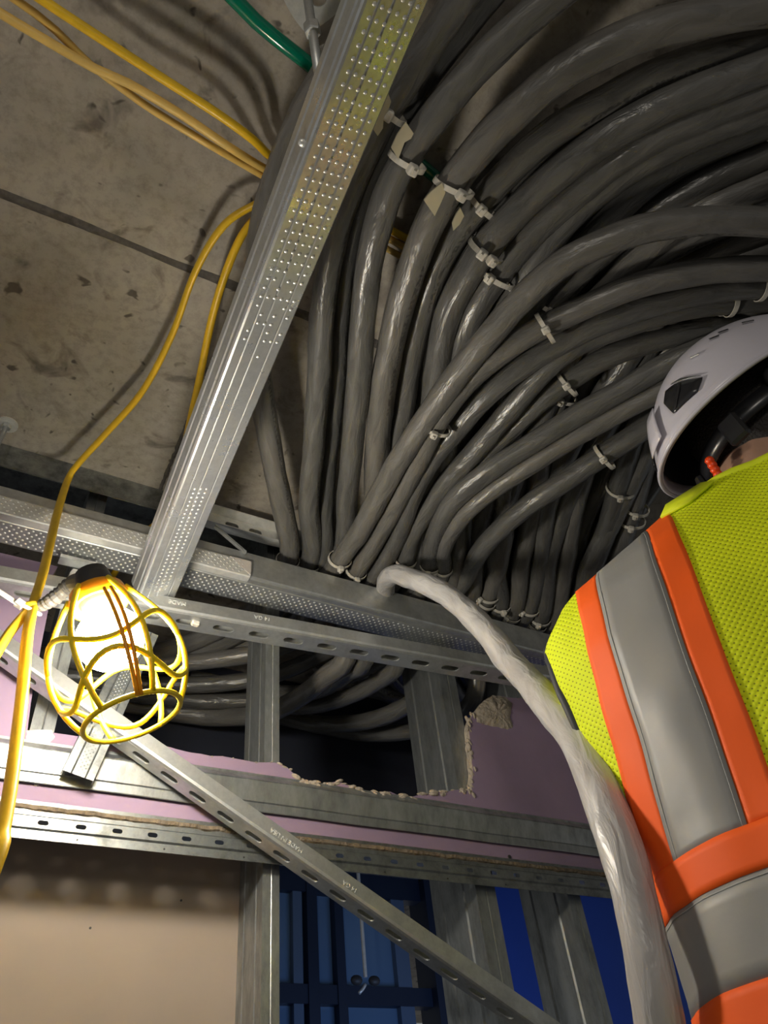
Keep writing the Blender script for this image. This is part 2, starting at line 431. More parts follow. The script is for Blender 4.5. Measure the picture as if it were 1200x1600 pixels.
outline += list(reversed(tr)) + [Vector((torn[0][0] + 0.004, 0.83 + CZ)), Vector((-1.3, 0.83 + CZ))]
tri = tessellate_polygon([[Vector((p.x, p.y, 0)) for p in outline]])
mb = MB(); n = len(outline)
P = [(p.x, YW, p.y) for p in outline] + [(p.x, YW + TB, p.y) for p in outline]
Fs = [tuple(t) for t in tri] + [tuple(n + i for i in reversed(t)) for t in tri]
mb.add(P, Fs)
wall = struct(mb.build('wall_back', 'purple'))
mb = MB(); mb.add(P, [(i, (i + 1) % n, n + (i + 1) % n, n + i) for i in range(n)])
mb.build('gypsum_edge', 'gypsum', wall)
# crumbly lumps along the tear
mb = MB()
i0 = 4 * 6 + 0
for i in range(len(tr) - 1):
    p = tr[i]
    px_ = project(Vector((p.x, YW, p.y)))
    if px_[0] < 250 or px_[0] > 745: continue
    big = 1.0 if px_[0] > 430 else 0.35
    for q in range(2):
        r = random.uniform(0.0028, 0.0052) * big
        c = Vector((p.x + random.uniform(-0.004, 0.004), YW + random.uniform(-0.001, 0.010), p.y - random.uniform(-0.001, 0.004) * big))
        R = Matrix.Rotation(random.uniform(-0.5, 0.5) + (1.4 if px_[0] > 728 else 0), 3, 'Y')
        mb.ellipsoid(c, r * random.uniform(1.2, 2.4), r * 0.8, r * random.uniform(0.5, 0.9), R, 7, 5)
stuff(mb.build('gypsum_crumbs', 'gypsum', wall))
# big torn-paper patch of bare core on the upper corner of the right-hand piece
def patch(name, pxs, mat, y, thick_, amp, parent):
    pts = [Vector(xz(*p)) for p in pxs]; pts = roughen(pts + [pts[0]], 4, amp, set())[:-1]
    c = sum(pts, Vector((0, 0))) / len(pts); mb = MB(); n = len(pts)
    P = [(p.x, y, p.y) for p in pts]
    mids = [c.lerp(p, 0.72) for p in pts]; P += [(p.x, y - thick_ * random.uniform(0.6, 1.1), p.y) for p in mids]
    mids2 = [c.lerp(p, 0.35) for p in pts]; P += [(p.x, y - thick_ * random.uniform(0.5, 1.3), p.y) for p in mids2]
    P.append((c.x, y - thick_, c.y)); Fs = []
    for ring in (0, 1):
        for i in range(n): j = (i + 1) % n; Fs.append((ring * n + i, ring * n + j, (ring + 1) * n + j, (ring + 1) * n + i))
    for i in range(n): Fs.append((2 * n + i, 2 * n + (i + 1) % n, 3 * n))
    mb.add(P, Fs); return mb.build(name, mat, parent, smooth=True)
patch('bare_gypsum_patch', [(742, 1112), (745, 1128), (758, 1132), (775, 1136), (793, 1140), (802, 1136), (797, 1120), (800, 1100), (790, 1089), (770, 1086), (752, 1098)], 'gypsum', YW, 0.006, 0.0012, wall)
patch('compound_patch', [(42, 1141), (80, 1141), (86, 1152), (75, 1163), (40, 1161)], 'compound', YW, 0.0012, 0.001, wall)
mb = MB(); mb.ellipsoid(atY(662, 1312, YW - 0.0003), 0.0004, 0.0004, 0.0004)
# raw brown edge of the board along the bottom rail
mb = MB(); pts = []
for i in range(300):
    x = -1.25 + 3.1 * i / 299
    pts.append(W(x, YW - 0.001 + 0.0015 * noise.noise(Vector((x * 40, 0, 0))), ZB + 0.001 + 0.0018 * noise.noise(Vector((x * 55, 5, 0)))))
mb.tube(pts, 0.0042, 6, rf=lambda t, a: 0.0042 * (1 + 0.35 * noise.noise(Vector((t * 260, a, 0)))))
mb.build('board_bottom_edge', simple('brown_raw_edge', (0.22, 0.17, 0.115), 0.95, bump=0.9, bscale=160, var=0.5, vscale=90), wall)
# fastener heads in the board
for px_, py_ in ((796, 1339), (57, 1225), (1000, 1150)):
    mb = MB(); c = atY(px_, py_, YW); mb.lathe([(0.0, -0.0012), (0.003, -0.0012), (0.0034, 0.0)], c, (0, 1, 0), 10)
    mb.build('screw_head', 'black' if px_ > 100 else 'compound', wall)

# beige board on the far face of the lower framing, left of the first stud
YB = 1.105
mb = MB(); mb.box(W(-0.44, YB + 0.008, -0.545), 1.70, 0.016, 2.01)
beige = struct(mb.build('wall_rear', 'beige'))
for px_, py_ in ((141, 1450), (283, 1407)):
    mb = MB(); c = atY(px_, py_, YB); mb.lathe([(0.0, -0.001), (0.0014, -0.001), (0.0016, 0.0)], c, (0, 1, 0), 8); mb.build('nail_head', 'black', beige)

# ------------------------------------------------------------------ far room behind the studs
mb = MB(); mb.box(W(3.1, 2.56, -0.25), 2.8, 0.03, 2.60); struct(mb.build('wall_far', 'bluewall'))
YG = 2.6
def rect_at(px0, py0, px1, py1, Y): a = atY(px0, py0, Y); b_ = atY(px1, py1, Y); return a, b_
win = struct(empty('window_1', W(1.1, YG, -CZ)))
def bar(name, x, z0, z1, wd, mat, parent, dy=0.05, y=YG, horizontal=False):
    mb = MB()
    if horizontal: mb.box(W((z0 + z1) / 2, y, x), abs(z1 - z0), dy, wd)
    else: mb.box(W(x, y, (z0 + z1) / 2), wd, dy, z1 - z0)
    return mb.build(name, mat, parent)
xs = []
for px_, wpx, mt in ((484, 18, 'navy'), (527, 15, 'navy'), (462, 16, 'steelblue'), (625, 24, 'steelblue'), (420, 16, 'navy')):
    p = atY(px_, 1500, YG); wd = wpx / 1200 * (p - Vector((0, 0, CZ))).dot(fwd)
    bar('mullion', p.x, -CZ + 0.02, HS - 0.01, wd, mt, win, dy=0.06 if mt == 'navy' else 0.04)
p0 = atY(540, 1558, YG); bar('transom', p0.z - CZ, 0.55, 1.66, 0.055, 'navy', win, 0.05, horizontal=True)
p0 = atY(540, 1380, YG); bar('transom', p0.z - CZ, 0.55, 1.66, 0.10, 'navy', win, 0.05, horizontal=True)
edges = [0.55, atY(462, 1500, YG).x, atY(484, 1500, YG).x, atY(527, 1500, YG).x, atY(625, 1500, YG).x]
zt = atY(540, 1558, YG).z - CZ
for i in range(4):
    for (z0, z1) in ((-0.6, zt), (zt, HS - 0.02)):
        mb = MB(); mb.box(W((edges[i] + edges[i + 1]) / 2, YG + 0.01, (z0 + z1) / 2), edges[i + 1] - edges[i], 0.006, z1 - z0)
        mb.build('pane', 'glass', win)
# hanger rod with a clamp in front of the glazing
h = empty('hanger_rod', atY(570, 1532, 2.3)); tag(h, 'thin hanging rod with twin clamp in front of the dark blue glazing', 'hanger')
a, b_ = atY(566, 1455, 2.3), atY(571, 1527, 2.3)
mb = MB(); mb.tube([Vector((b_.x, b_.y, HS + CZ)), b_], 0.006, 8); mb.build('rod', 'galv_bright', h)
for dx in (-0.03, 0.03):
    mb = MB(); mb.ellipsoid(atY(571, 1532, 2.3) + Vector((dx, 0, 0)), 0.02, 0.012, 0.014, None, 10, 6); mb.build('clamp', 'black', h, smooth=True)
mb = MB(); mb.tube(spline([atY(571, 1538, 2.3), atY(567, 1545, 2.3), atY(561, 1552, 2.3)]), 0.005, 6); mb.build('hook', 'galv_bright', h, smooth=True)
mb = MB(); mb.box(W(0.5, 1.51, 0.905), 4.4, 0.03, 0.306); struct(mb.build('wall_cavity_shade', 'cavity_shade'))  # added dark board standing in for the shade behind the torn opening
# ceiling-level beam in the next room and a dark return wall
mb = MB(); mb.box(W(1.69, 2.60, -0.25), 0.06, 0.12, 2.6); struct(mb.build('trim_1', 'navy'))

# ================================================================== STEEL FRAMING
YS = YW + TB + 0.0015
def stud(name, X, label, wfl=0.030, depth=0.086, z0=-CZ, z1=HS, rib=True):
    A, B = W(X, YS, z0), W(X, YS, z1)
    prof = [(wfl, 0.008), (wfl, 0.0), (wfl * 0.55, 0.0), (wfl * 0.5, 0.0006), (wfl * 0.45, 0.0), (0.0, 0.0), (0.0, depth * 0.22), (0.0016, depth * 0.25), (0.0, depth * 0.28),
            (0.0, depth * 0.72), (0.0016, depth * 0.75), (0.0, depth * 0.78), (0.0, depth), (wfl, depth), (wfl, depth - 0.008)]
    o = sheet(name, A, B, (1, 0, 0), (0, 1, 0), prof, 'galv_stud', thick=0.001)
    return tag(o, label, 'stud')
def xs_at(px, py, Y=YS): return atY(px, py, Y).x
stud('metal_stud', xs_at(410, 1400), 'bare steel stud at the right edge of the beige board', wfl=xs_at(436, 1400) - xs_at(410, 1400), depth=0.0865)
stud('metal_stud', xs_at(745, 1400), 'broad scuffed steel stud standing right of the dark blue glazing', wfl=xs_at(775, 1400) - xs_at(745, 1400), depth=0.125)
stud('metal_stud', xs_at(897, 1440), 'blotchy steel stud nearest the pale cable, against the blue wall', wfl=0.026, depth=0.12)
stud('metal_stud', xs_at(62, 1080), 'steel stud behind the cut board edge, left of the caged lamp', wfl=0.03, depth=0.0865, z0=0.47)

# slotted deflection track along the bottom of the purple board
A, B = W(-1.3, YW - 0.0015, 0.452), W(1.9, YW - 0.0015, 0.452)
tr_ = tag(sheet('slotted_track', A, B, (0, -1, 0), (0, 0, -1),
          [(-0.012, -0.006), (0.0, -0.006), (0.0, 0.0115), (0.0022, 0.0135), (0.0022, 0.0270), (0.0, 0.029), (0.0, 0.040)], 'galv_dull', slots={3: (0.0447, 0.0128, 0.0058, 0.027, 0.0)}, thick=0.0012),
          'long steel track with small slots along the bottom of the purple board', 'track')
for i in range(9):
    mb = MB(); c = W(-0.06 + i * 0.108, YW - 0.0022, 0.4165); mb.lathe([(0.0, -0.0004), (0.0013, -0.0004), (0.0013, 0.0)], c, (0, 1, 0), 8); mb.build('punch_hole', 'black', tr_)

# hat furring across the purple board, just above the track
A, B = W(-1.3, YW - 0.001, 0.508), W(1.9, YW - 0.001, 0.508)
hat = tag(sheet('furring_channel', A, B, (0, -1, 0), (0, 0, 1),
      [(0.0, 0.030), (0.0, 0.026), (0.011, 0.0155), (0.012, 0.0145), (0.0105, 0.0135), (0.0125, 0.012), (0.008, -0.0150), (0.006, -0.0165), (0.0052, -0.0275), (0.0045, -0.0285)], 'galv_stud', thick=0.001, nseg=40, wob=0.0005),
      'grey hat-shaped furring channel running across the purple board above the slotted track', 'channel')
# purple board front lip screw where the hanger meets the channel
mb = MB(); mb.lathe([(0.0, -0.002), (0.0032, -0.002), (0.0036, 0.0)], atY(108, 1218, YW - 0.004), (0, 1, 0), 12); mb.build('screw_head', 'black', hat)

# top track against the slab
A, B = W(-1.6, YW - 0.002, HS - 0.001), W(2.2, YW - 0.002, HS - 0.001)
tag(sheet('top_track', A, B, (0, -1, 0), (0, 0, -1), [(-0.10, 0.0), (0.0, 0.0), (0.0, 0.050), (0.004, 0.056)], 'galv_dull', thick=0.0014), 'dark steel top track fixed where the wall meets the concrete ceiling', 'track')

# knurled C-channel in front of the wall
YC0, YC1, ZC = 0.926, 0.990, 0.84
A, B = W(-1.3, YC0, ZC), W(1.7, YC0, ZC)
kc = tag(sheet('knurled_channel', A, B, (0, 1, 0), (0, 0, 1), [(0.004, 0.055), (0.0, 0.053), (0.0, 0.004), (0.0012, 0.001), (0.004, 0.0), (0.012, 0.0), (0.014, 0.0012), (0.016, 0.0), (0.062, 0.0), (0.064, 0.002), (0.064, 0.040)], 'galv', thick=0.001),
         'long steel channel with dimpled underside crossing in front of the wall', 'channel')
dimples('knurling', W(-0.20, YC0 + 0.017, ZC - 0.0006), (1, 0, 0), 1.3, (0, 1, 0), 0.044, (0, 0, -1), 'galv_bright', kc, pitch=0.0105, cols=7, r=0.0021, h=0.0011)
# short sleeve channel nested on the front of it (left, ends in a torn tip)
xe = atY(391, 880, YC0 - 0.003).x
A, B = W(-1.3, YC0 - 0.0035, ZC - 0.001), W(xe, YC0 - 0.0035, ZC - 0.001)
sl = tag(sheet('knurled_channel', A, B, (0, -1, 0), (0, 0, 1), [(-0.012, -0.0018), (0.0, -0.0018), (0.0012, 0.0), (0.0012, 0.030), (0.0, 0.0325), (-0.002, 0.0335)], 'galv_bright', thick=0.001),
         'bright dimpled channel lapped on the wall channel, cut off right of the caged lamp', 'channel')
dimples('knurling', W(-0.20, YC0 - 0.0052, ZC + 0.0010), (1, 0, 0), xe + 0.195, (0, 0, 1), 0.028, (0, -1, 0), 'galv_bright', sl, pitch=0.0105, cols=5, r=0.0021, h=0.0011)
# bent flap at the cut end
mb = MB(); mb.add([W(xe - 0.036, YC0 - 0.0048, ZC + 0.031), W(xe + 0.001, YC0 - 0.0052, ZC + 0.031), W(xe + 0.0005, YC0 - 0.0054, ZC + 0.001), W(xe - 0.014, YC0 - 0.0050, ZC + 0.013)], [(0, 1, 2, 3)])
mb.build('torn_tip', 'compound', sl, thick=0.001)

# slotted strut below it (slightly skewed in plan)
def strut(name, A, B, U, V, label, cat, phase=0.02, wid=0.044, side=0.030, pitch=0.0570, sl=0.0330, sw=0.0140, mat='galv', th=0.0022):
    prof = [(0.009, side), (0.0, side), (0.0, 0.004), (0.0012, 0.0012), (0.004, 0.0), (wid - 0.004, 0.0), (wid - 0.0012, 0.0012), (wid, 0.004), (wid, side), (wid - 0.009, side)]
    return tag(sheet(name, A, B, U, V, prof, mat, slots={4: (pitch, sl, sw, phase, 0.0)}, thick=th), label, cat)
A, B = W(-0.75, 1.0, 0.735), W(1.25, 0.84, 0.735)
st = strut('slotted_strut', A, B, (0, 1, 0), (0, 0, 1), 'horizontal slotted steel strut with bright slots below the dimpled channel', 'strut', phase=0.030, side=0.023)
# diagonal slotted strut brace in front of the board
YD = 0.945
A0, B0 = atY(10, 1012, YD), atY(838, 1594, YD); d = (B0 - A0).normalized()
A0 = A0 - d * 0.25; B0 = B0 + d * 0.45
perp = Vector((d.z, 0, -d.x))
if perp.z > 0: perp = -perp          # points down-left
V_up = -perp
br = strut('slotted_strut', A0 + perp * 0.006, B0 + perp * 0.006, (0, 1, 0), V_up, 'diagonal slotted steel brace running down to the right across the purple board', 'strut', phase=0.022, side=0.021, pitch=0.0455, wid=0.036, sl=0.0265, sw=0.0115)

# embossed lettering on the struts
def lettering(txt, pos, xdir, ydir, size, mat, parent):
    cu = bpy.data.curves.new('lettering', 'FONT'); cu.body = txt; cu.size = size; cu.extrude = 0.0002; cu.align_x = 'CENTER'; cu.align_y = 'CENTER'
    t = bpy.data.objects.new('tmp', cu); C.objects.link(t)
    dg = bpy.context.evaluated_depsgraph_get(); me = bpy.data.meshes.new_from_object(t.evaluated_get(dg)); bpy.data.objects.remove(t)
    xdir = Vector(xdir).normalized(); ydir = Vector(ydir); ydir = (ydir - xdir * ydir.dot(xdir)).normalized(); zd = xdir.cross(ydir)
    Mx = Matrix((( xdir.x, ydir.x, zd.x, pos[0]), (xdir.y, ydir.y, zd.y, pos[1]), (xdir.z, ydir.z, zd.z, pos[2]), (0, 0, 0, 1)))
    me.transform(Mx); me.materials.clear(); me.materials.append(MT[mat])
    o = bpy.data.objects.new('lettering', me); C.objects.link(o); adopt(o, parent); return o
sd = (W(1.25, 0.84, 0.735) - W(-0.75, 1.0, 0.735)).normalized()
def on_strut(x, z): t = (x + 0.75) / 2.0; return W(x, 1.0 - 0.16 * t - 0.0016, z)
MT['ink'] = simple('pale_stamp', (0.62, 0.63, 0.60), 0.5)
for txt, px_, py_ in (('MADE', 282, 935), ('14 GA', 412, 958)):
    q = atY(px_, py_, 0.905); lettering(txt, on_strut(q.x, 0.750), -sd, (0, 0, -1), 0.010, 'ink', st)
for txt, px_, py_ in (('MADE IN USA', 448, 1313), ('14 GA', 547, 1385)):
    q = atY(px_, py_, YD - 0.0014); lettering(txt, q, -d, perp, 0.0085, 'ink', br)

# ------------------------------------------------------------------ the long diagonal channel overhead
A, B = W(0.133, -0.17, 0.767), W(0.1955, 0.930, 0.756)
dirb = (B - A).normalized()
roll = math.radians(21)
U0 = Vector((1, 0, 0)); U0 = (U0 - dirb * U0.dot(dirb)).normalized(); V0 = dirb.cross(U0) * -1
if V0.z < 0: V0 = -V0
Ub = U0 * math.cos(roll) + V0 * math.sin(roll); Vb = V0 * math.cos(roll) - U0 * math.sin(roll)
wb, hb = 0.0585, 0.036
hw_ = wb / 2
prof = [(-hw_ + 0.008, hb), (-hw_, hb), (-hw_, hb * 0.80), (-hw_ + 0.0016, hb * 0.74), (-hw_, hb * 0.68), (-hw_, hb * 0.34), (-hw_ + 0.0016, hb * 0.28), (-hw_, hb * 0.22), (-hw_, 0.003), (-hw_ + 0.001, 0.0008), (-hw_ + 0.003, 0.0),
        (-hw_ + 0.012, 0), (-hw_ + 0.0135, 0.0005), (-hw_ + 0.015, 0), (-0.004, 0), (-0.0025, 0.0005), (-0.001, 0), (hw_ - 0.015, 0), (hw_ - 0.0135, 0.0005), (hw_ - 0.012, 0), (hw_ - 0.002, 0.0), (hw_, 0.002), (hw_, hb), (hw_ - 0.008, hb)]
bm_ = tag(sheet('steel_channel', A, B, Ub, Vb, prof, 'galv_beam', thick=0.001, nseg=20), 'long bright steel channel running overhead from the caged lamp to the top of the picture', 'channel')
Ltot = (B - A).length
dimples('knurling', A + Ub * (-hw_ + 0.006) - Vb * 0.0006, dirb, 0.66, Ub, wb - 0.010, -Vb, 'galv_bright', bm_, pitch=0.0112, cols=6, r=0.0022, h=0.0012, stagger=False, keep=lambda a, c: 1.0 if a < 0.80 else max(0, 1 - (a - 0.80) * 4 - c * 0.3))
dimples('knurling', A + dirb * 0.86 + Ub * (-hw_ + 0.017) - Vb * 0.0005, dirb, Ltot - 0.87, Ub, wb - 0.034, -Vb, 'galv_bright', bm_, pitch=0.008, cols=3, r=0.0018, h=0.0009, stagger=False)
# rivet on the side
mb = MB(); mb.ellipsoid(A + dirb * 0.405 + Ub * (-hw_ - 0.001) + Vb * 0.012, 0.004, 0.004, 0.003, None, 10, 6); mb.build('rivet', 'galv_bright', bm_, smooth=True)

# hanger strip between the end of that channel and the furring
A, B = atY(122, 1212, 0.968), atY(228, 985, 0.972)
hd = (B - A).normalized(); hu = Vector((hd.z, 0, -hd.x))
hg = tag(sheet('hanger_channel', A, B, hu, (0, -1, 0), [(-0.0205, -0.010), (-0.0195, 0.0), (-0.010, 0.0), (-0.009, 0.001), (-0.008, 0.0), (0.008, 0.0), (0.009, 0.001), (0.010, 0.0), (0.0195, 0.0), (0.0205, -0.010)], 'galv_dull', thick=0.001),
         'ribbed steel strip behind the lamp cage, screwed to the furring channel', 'channel')
dimples('knurling', A + Vector((0, -0.0006, 0)) - hu * 0.007, hd, (B - A).length, hu, 0.014, (0, -1, 0), 'galv_dull', hg, pitch=0.006, cols=4, r=0.0012, h=0.0006)

# slotted bracket high on the wall beside the first cables, and the folded strip under it
A, B = atY(318, 800, 0.985), atY(436, 848, 0.985)
A, B = W(A.x, 0.985, 0.985), W(B.x, 0.985, 0.985)
tag(sheet('slotted_bracket', A, B, (0, -1, 0), (0, 0, -1), [(0.022, -0.040), (0.0, -0.040), (0.0, -0.036), (0.0, 0.000), (0.02, 0.001)], 'galv_bright', slots={2: (0.046, 0.026, 0.012, 0.055, -0.004)}, thick=0.002),
    'small slotted steel bracket left of where the grey cables meet the wall', 'bracket')
mb = MB(); p, q = atY(335, 822, 0.95), atY(384, 864, 0.92)
tag(sheet('bent_strip', p, q, (0, -1, 0.3), (1, 0, 1), [(-0.004, 0), (0.0, 0.002), (0.004, 0)], 'galv', thick=0.001), 'small bent metal strip leaning on the channel below the slotted bracket', 'strip')
# clip under the channel left of the lamp
cl = empty('channel_clip', atY(118, 880, 0.96)); tag(cl, 'small steel clip hooked under the dimpled channel above the lamp cord', 'clip')
mb = MB(); mb.box(atY(122, 880, 0.965), 0.055, 0.018, 0.006); mb.build('plate', 'galv', cl)
mb = MB(); c = atY(112, 890, 0.958); mb.add([c + Vector(v) for v in ((0.002, 0, 0.002), (0.026, 0, 0.001), (0.012, 0, -0.004), (0.005, 0, -0.010), (0.001, 0, -0.017), (-0.003, 0, -0.017), (-0.001, 0, -0.006))], [(0, 1, 2, 3, 4, 5, 6)])
mb.build('hook', 'galv_bright', cl, thick=0.002)

# slab anchor with threaded stud, upper left of the wall
an = empty('ceiling_anchor', atZ(12, 663, HS)); tag(an, 'round washer and threaded stud anchored in the concrete at the left edge', 'anchor')
c = atZ(12, 663, HS)
mb = MB(); mb.lathe([(0.004, -0.002), (0.0165, -0.002), (0.0165, 0.0), (0.004, 0.0)], c, (0, 0, 1), 24); mb.build('washer', 'galv_bright', an)
mb = MB(); mb.lathe([(0.006, -0.010), (0.0075, -0.009), (0.0075, -0.003), (0.006, -0.002)], c, (0, 0, 1), 6); mb.build('nut', 'galv', an)
mb = MB(); mb.tube([c, c + Vector((-0.004, 0.0, -0.075))], 0.0042, 10); mb.build('threaded_stud', 'galv', an, smooth=True)

# threaded rod, plate and nut at the top centre
hb_ = empty('rod_hanger', atZ(490, 40, HS)); tag(hb_, 'threaded rod with nut and drilled plate left of the long channel, top of picture', 'hanger')
r0, r1 = atZ(478, -20, 1.02), atK(503, 150, 0.80)
mb = MB(); mb.tube([r0, r0.lerp(r1, 0.5), r1], 0.0052, 12); mb.build('rod', 'galv', hb_, smooth=True)
rm = r0.lerp(r1, 0.5); rd = (r1 - r0).normalized()
rm = min([r0.lerp(r1, t / 40) for t in range(41)], key=lambda p: abs(project(p)[1] - 45))
mb = MB(); mb.lathe([(0.0085, -0.007), (0.0095, -0.005), (0.0095, 0.005), (0.0085, 0.007)], rm, rd, 6); mb.build('nut', 'galv', hb_)
mb = MB(); Rz = Matrix.Rotation(0.5, 3, 'Z')
cpl = atZ(497, -8, 1.025)
ring_o, ring_i = [], []
for k in range(24):
    a = 2 * PI * k / 24; mxa = max(abs(math.cos(a)), abs(math.sin(a)))
    ring_o.append(cpl + Rz @ Vector((0.026 * math.cos(a) / mxa ** 0.8, 0.036 * math.sin(a) / mxa ** 0.8, 0)))
    ring_i.append(cpl + Rz @ Vector((0.011 * math.cos(a), 0.011 * math.sin(a), 0)))
mb.add(ring_o + ring_i, [(k, (k + 1) % 24, 24 + (k + 1) % 24, 24 + k) for k in range(24)]); mb.build('plate', 'galv', hb_, thick=0.004)

# ================================================================== CABLES
CAB = {}
def cable_obj(name, pts, r, mat, label, cat='cable', group=None, lump=0.05, n=12, step=0.016, flat=1.0, key=None):
    path = spline(pts, step); seed = random.uniform(0, 100)
    mb = MB()
    nn = len(path)
    mb.tube(path, r, n, rf=lambda t, a: r * (1 + lump * noise.noise(Vector((t * nn * step * 16, math.cos(a) * 0.8 + seed, math.sin(a) * 0.8))) + lump * 0.5 * noise.noise(Vector((t * nn * step * 45, math.cos(a) * 1.5, seed + math.sin(a) * 1.5)))), ry=r * flat)
    o = mb.build(name, mat, smooth=True)
    me = o.data; uvl = me.uv_layers.new(name='UVMap')
    lens = [0.0]
    for i in range(1, nn): lens.append(lens[-1] + (path[i] - path[i - 1]).length)
    for poly in me.polygons:
        ks = [me.loops[li].vertex_index % n for li in poly.loop_indices]
        wrap = (0 in ks) and (n - 1 in ks) and len(ks) == 4
        for li, k in zip(poly.loop_indices, ks):
            i = me.loops[li].vertex_index // n
            v = (k + (n if wrap and k == 0 else 0)) / n
            uvl.data[li].uv = (lens[min(i, nn - 1)] + seed, v)
    tag(o, label, cat, group)
    if key is not None: CAB[key] = (path, r)
    return o

TAILS = [[False, [atY(*q) for q in ((702, 1050, 1.06), (660, 1088, 1.14), (600, 1119, 1.24), (540, 1131, 1.33), (480, 1129, 1.40), (420, 1112, 1.44), (300, 1080, 1.46))]],
         [False, [atY(*q) for q in ((622, 1036, 1.06), (592, 1064, 1.13), (540, 1090, 1.22), (490, 1103, 1.30), (450, 1103, 1.36), (380, 1090, 1.42), (280, 1070, 1.45))]],
         [False, [atY(*q) for q in ((542, 1026, 1.06), (512, 1055, 1.12), (475, 1085, 1.20), (440, 1106, 1.26), (400, 1118, 1.34), (330, 1120, 1.42), (250, 1110, 1.45))]],
         [False, [atY(*q) for q in ((742, 1085, 1.07), (710, 1120, 1.15), (640, 1143, 1.27), (575, 1146, 1.36), (500, 1134, 1.42), (400, 1110, 1.45))]],
         [False, [atY(*q) for q in ((570, 1030, 1.06), (545, 1050, 1.12), (505, 1075, 1.22), (460, 1085, 1.30), (400, 1080, 1.38), (300, 1060, 1.44))]]]
def run(px, zs, tail=True, head=0.5, wiggle=0.004, zw=0.925, tailshift=0.0, turn=-1):
    """pixel route seen in the photograph laid on horizontal layers; continues over the wall and out to the right"""
    out = []
    for i, (x, y) in enumerate(px):
        t = i / (len(px) - 1)
        z = zs if not callable(zs) else zs(t)
        k = min(1.0, t / 0.22); z = zw + (z - zw) * k
        p = atZ(x, y, z)
        out.append(p)
    # keep the first point in front of the wall line
    pre = []
    tl = None
    if tail:
        p = out[0]; X = p.x; z = p.z - CZ
        for tt in TAILS:
            if not tt[0] and abs(tt[1][0].x - X) < 0.022 and z < 0.95: tl = tt; break
        q = tailshift
        if tl: tl[0] = True; pre = list(reversed(tl[1])) + [Vector((X, 1.00, p.z - 0.02))]
        elif turn > 0: pre = [Vector((X + 0.75, 1.38 + q * 0.1, p.z)), Vector((X + 0.45, 1.34 + q * 0.1, p.z)), Vector((X + 0.20, 1.27, p.z)), Vector((X + 0.05, 1.16, p.z)), Vector((X + 0.006, 1.06, p.z))]
        else: pre = [Vector((X - 0.55, 1.40 + q * 0.10, p.z - 0.03)), Vector((X - 0.32, 1.37 + q * 0.10, p.z - 0.03)), Vector((X - 0.13, 1.28 + q * 0.10, p.z - 0.028)), Vector((X - 0.025, 1.16, p.z - 0.012)), Vector((X + 0.002, 1.07, p.z))]
    post = []
    if head:
        d = (out[-1] - out[-2]); d.z = 0; d.normalize()
        d2 = (d + Vector((0.9, 0.0, 0))).normalized()
        post = [out[-1] + d * head * 0.4, out[-1] + d * head * 0.5 + d2 * head * 0.6]
    return pre + out + post

G = [[(452, 866), (437, 775), (420, 680), (404, 570), (400, 450), (418, 330), (465, 200), (530, 85), (610, -40)],
     [(535, 872), (545, 770), (553, 680), (562, 580), (575, 450), (600, 330), (660, 210), (760, 90), (900, -30)],
     [(622, 892), (622, 790), (628, 700), (640, 590), (668, 470), (720, 360), (810, 250), (960, 140), (1240, 40)],
     [(702, 920), (705, 830), (715, 740), (735, 640), (775, 540), (840, 440), (930, 340), (1050, 250), (1240, 165)],
     [(790, 948), (800, 860), (815, 770), (840, 680), (880, 590), (935, 510), (1010, 435), (1100, 375), (1240, 320)],
     [(868, 972), (890, 890), (920, 800), (955, 710), (995, 630), (1045, 560), (1100, 505), (1165, 465), (1250, 435)],
     [(940, 1000), (962, 915), (995, 820), (1035, 725), (1080, 645), (1130, 580), (1180, 530), (1240, 495), (1320, 465)]]
def fam(t, j=6):
    u = t * 5; i = min(len(G) - 2, int(u)); f = u - i; out = []
    jx = random.uniform(-j, j); jy = random.uniform(-j, j); ph = random.uniform(0, 6)
    for k, (a, b_) in enumerate(zip(G[i], G[i + 1])):
        wv = math.sin(k * 1.3 + ph) * j * 1.3
        out.append((a[0] * (1 - f) + b_[0] * f + jx * (k > 0) + wv * (0 < k), a[1] * (1 - f) + b_[1] * f + jy * (k > 0)))
    return out
RC = 0.0195
# individually traced cables at the left of the bundle
trace = [
 ('a1', G[0], 0.955, 'cable2', 0.0185, 'leftmost grey cable passing behind the long overhead channel'),
 ('a2', [(486, 872), (482, 790), (490, 700), (497, 600), (505, 480), (520, 380), (552, 280), (605, 170), (670, 70), (745, -40)], 0.955, 'cable', 0.0180, 'grey cable just right of the long channel, nearest the bare concrete gap'),
 ('a3', [(506, 878), (508, 800), (513, 720), (524, 620), (530, 500), (541, 400), (568, 300), (628, 180), (705, 70), (795, -40)], 0.985, 'cable3', 0.0155, 'thin dark cable second from the bare concrete gap'),
 ('a4', [(533, 868), (543, 770), (551, 690), (561, 590), (568, 490), (580, 400), (604, 310), (645, 230), (705, 150), (795, 55), (905, -40)], 0.945, 'cable', 0.0185, 'grey cable with a brassy sheen right of the yellow cord ends'),
 ('a5', [(582, 880), (588, 720), (597, 620), (613, 530), (637, 440), (672, 350), (720, 270), (795, 185), (895, 105), (1025, 45), (1240, 5)], 0.945, 'cable2', 0.0200, 'wide grey cable sweeping from the wall to the top right corner'),
 ('a6', [(612, 885), (618, 720), (632, 620), (650, 520), (674, 440), (710, 370), (766, 300), (848, 220), (950, 155), (1070, 100), (1240, 60)], 0.965, 'cable', 0.0185, 'grey cable arching just inside the widest outer cable'),
]
for key, pxs, z, mt, r, lab in trace:
    cable_obj('grey_cable', run(pxs, z, zw=0.945, turn=-1 if key in ('a1', 'a2', 'a4') else 1), r, mt, lab, key=key, lump=0.10)
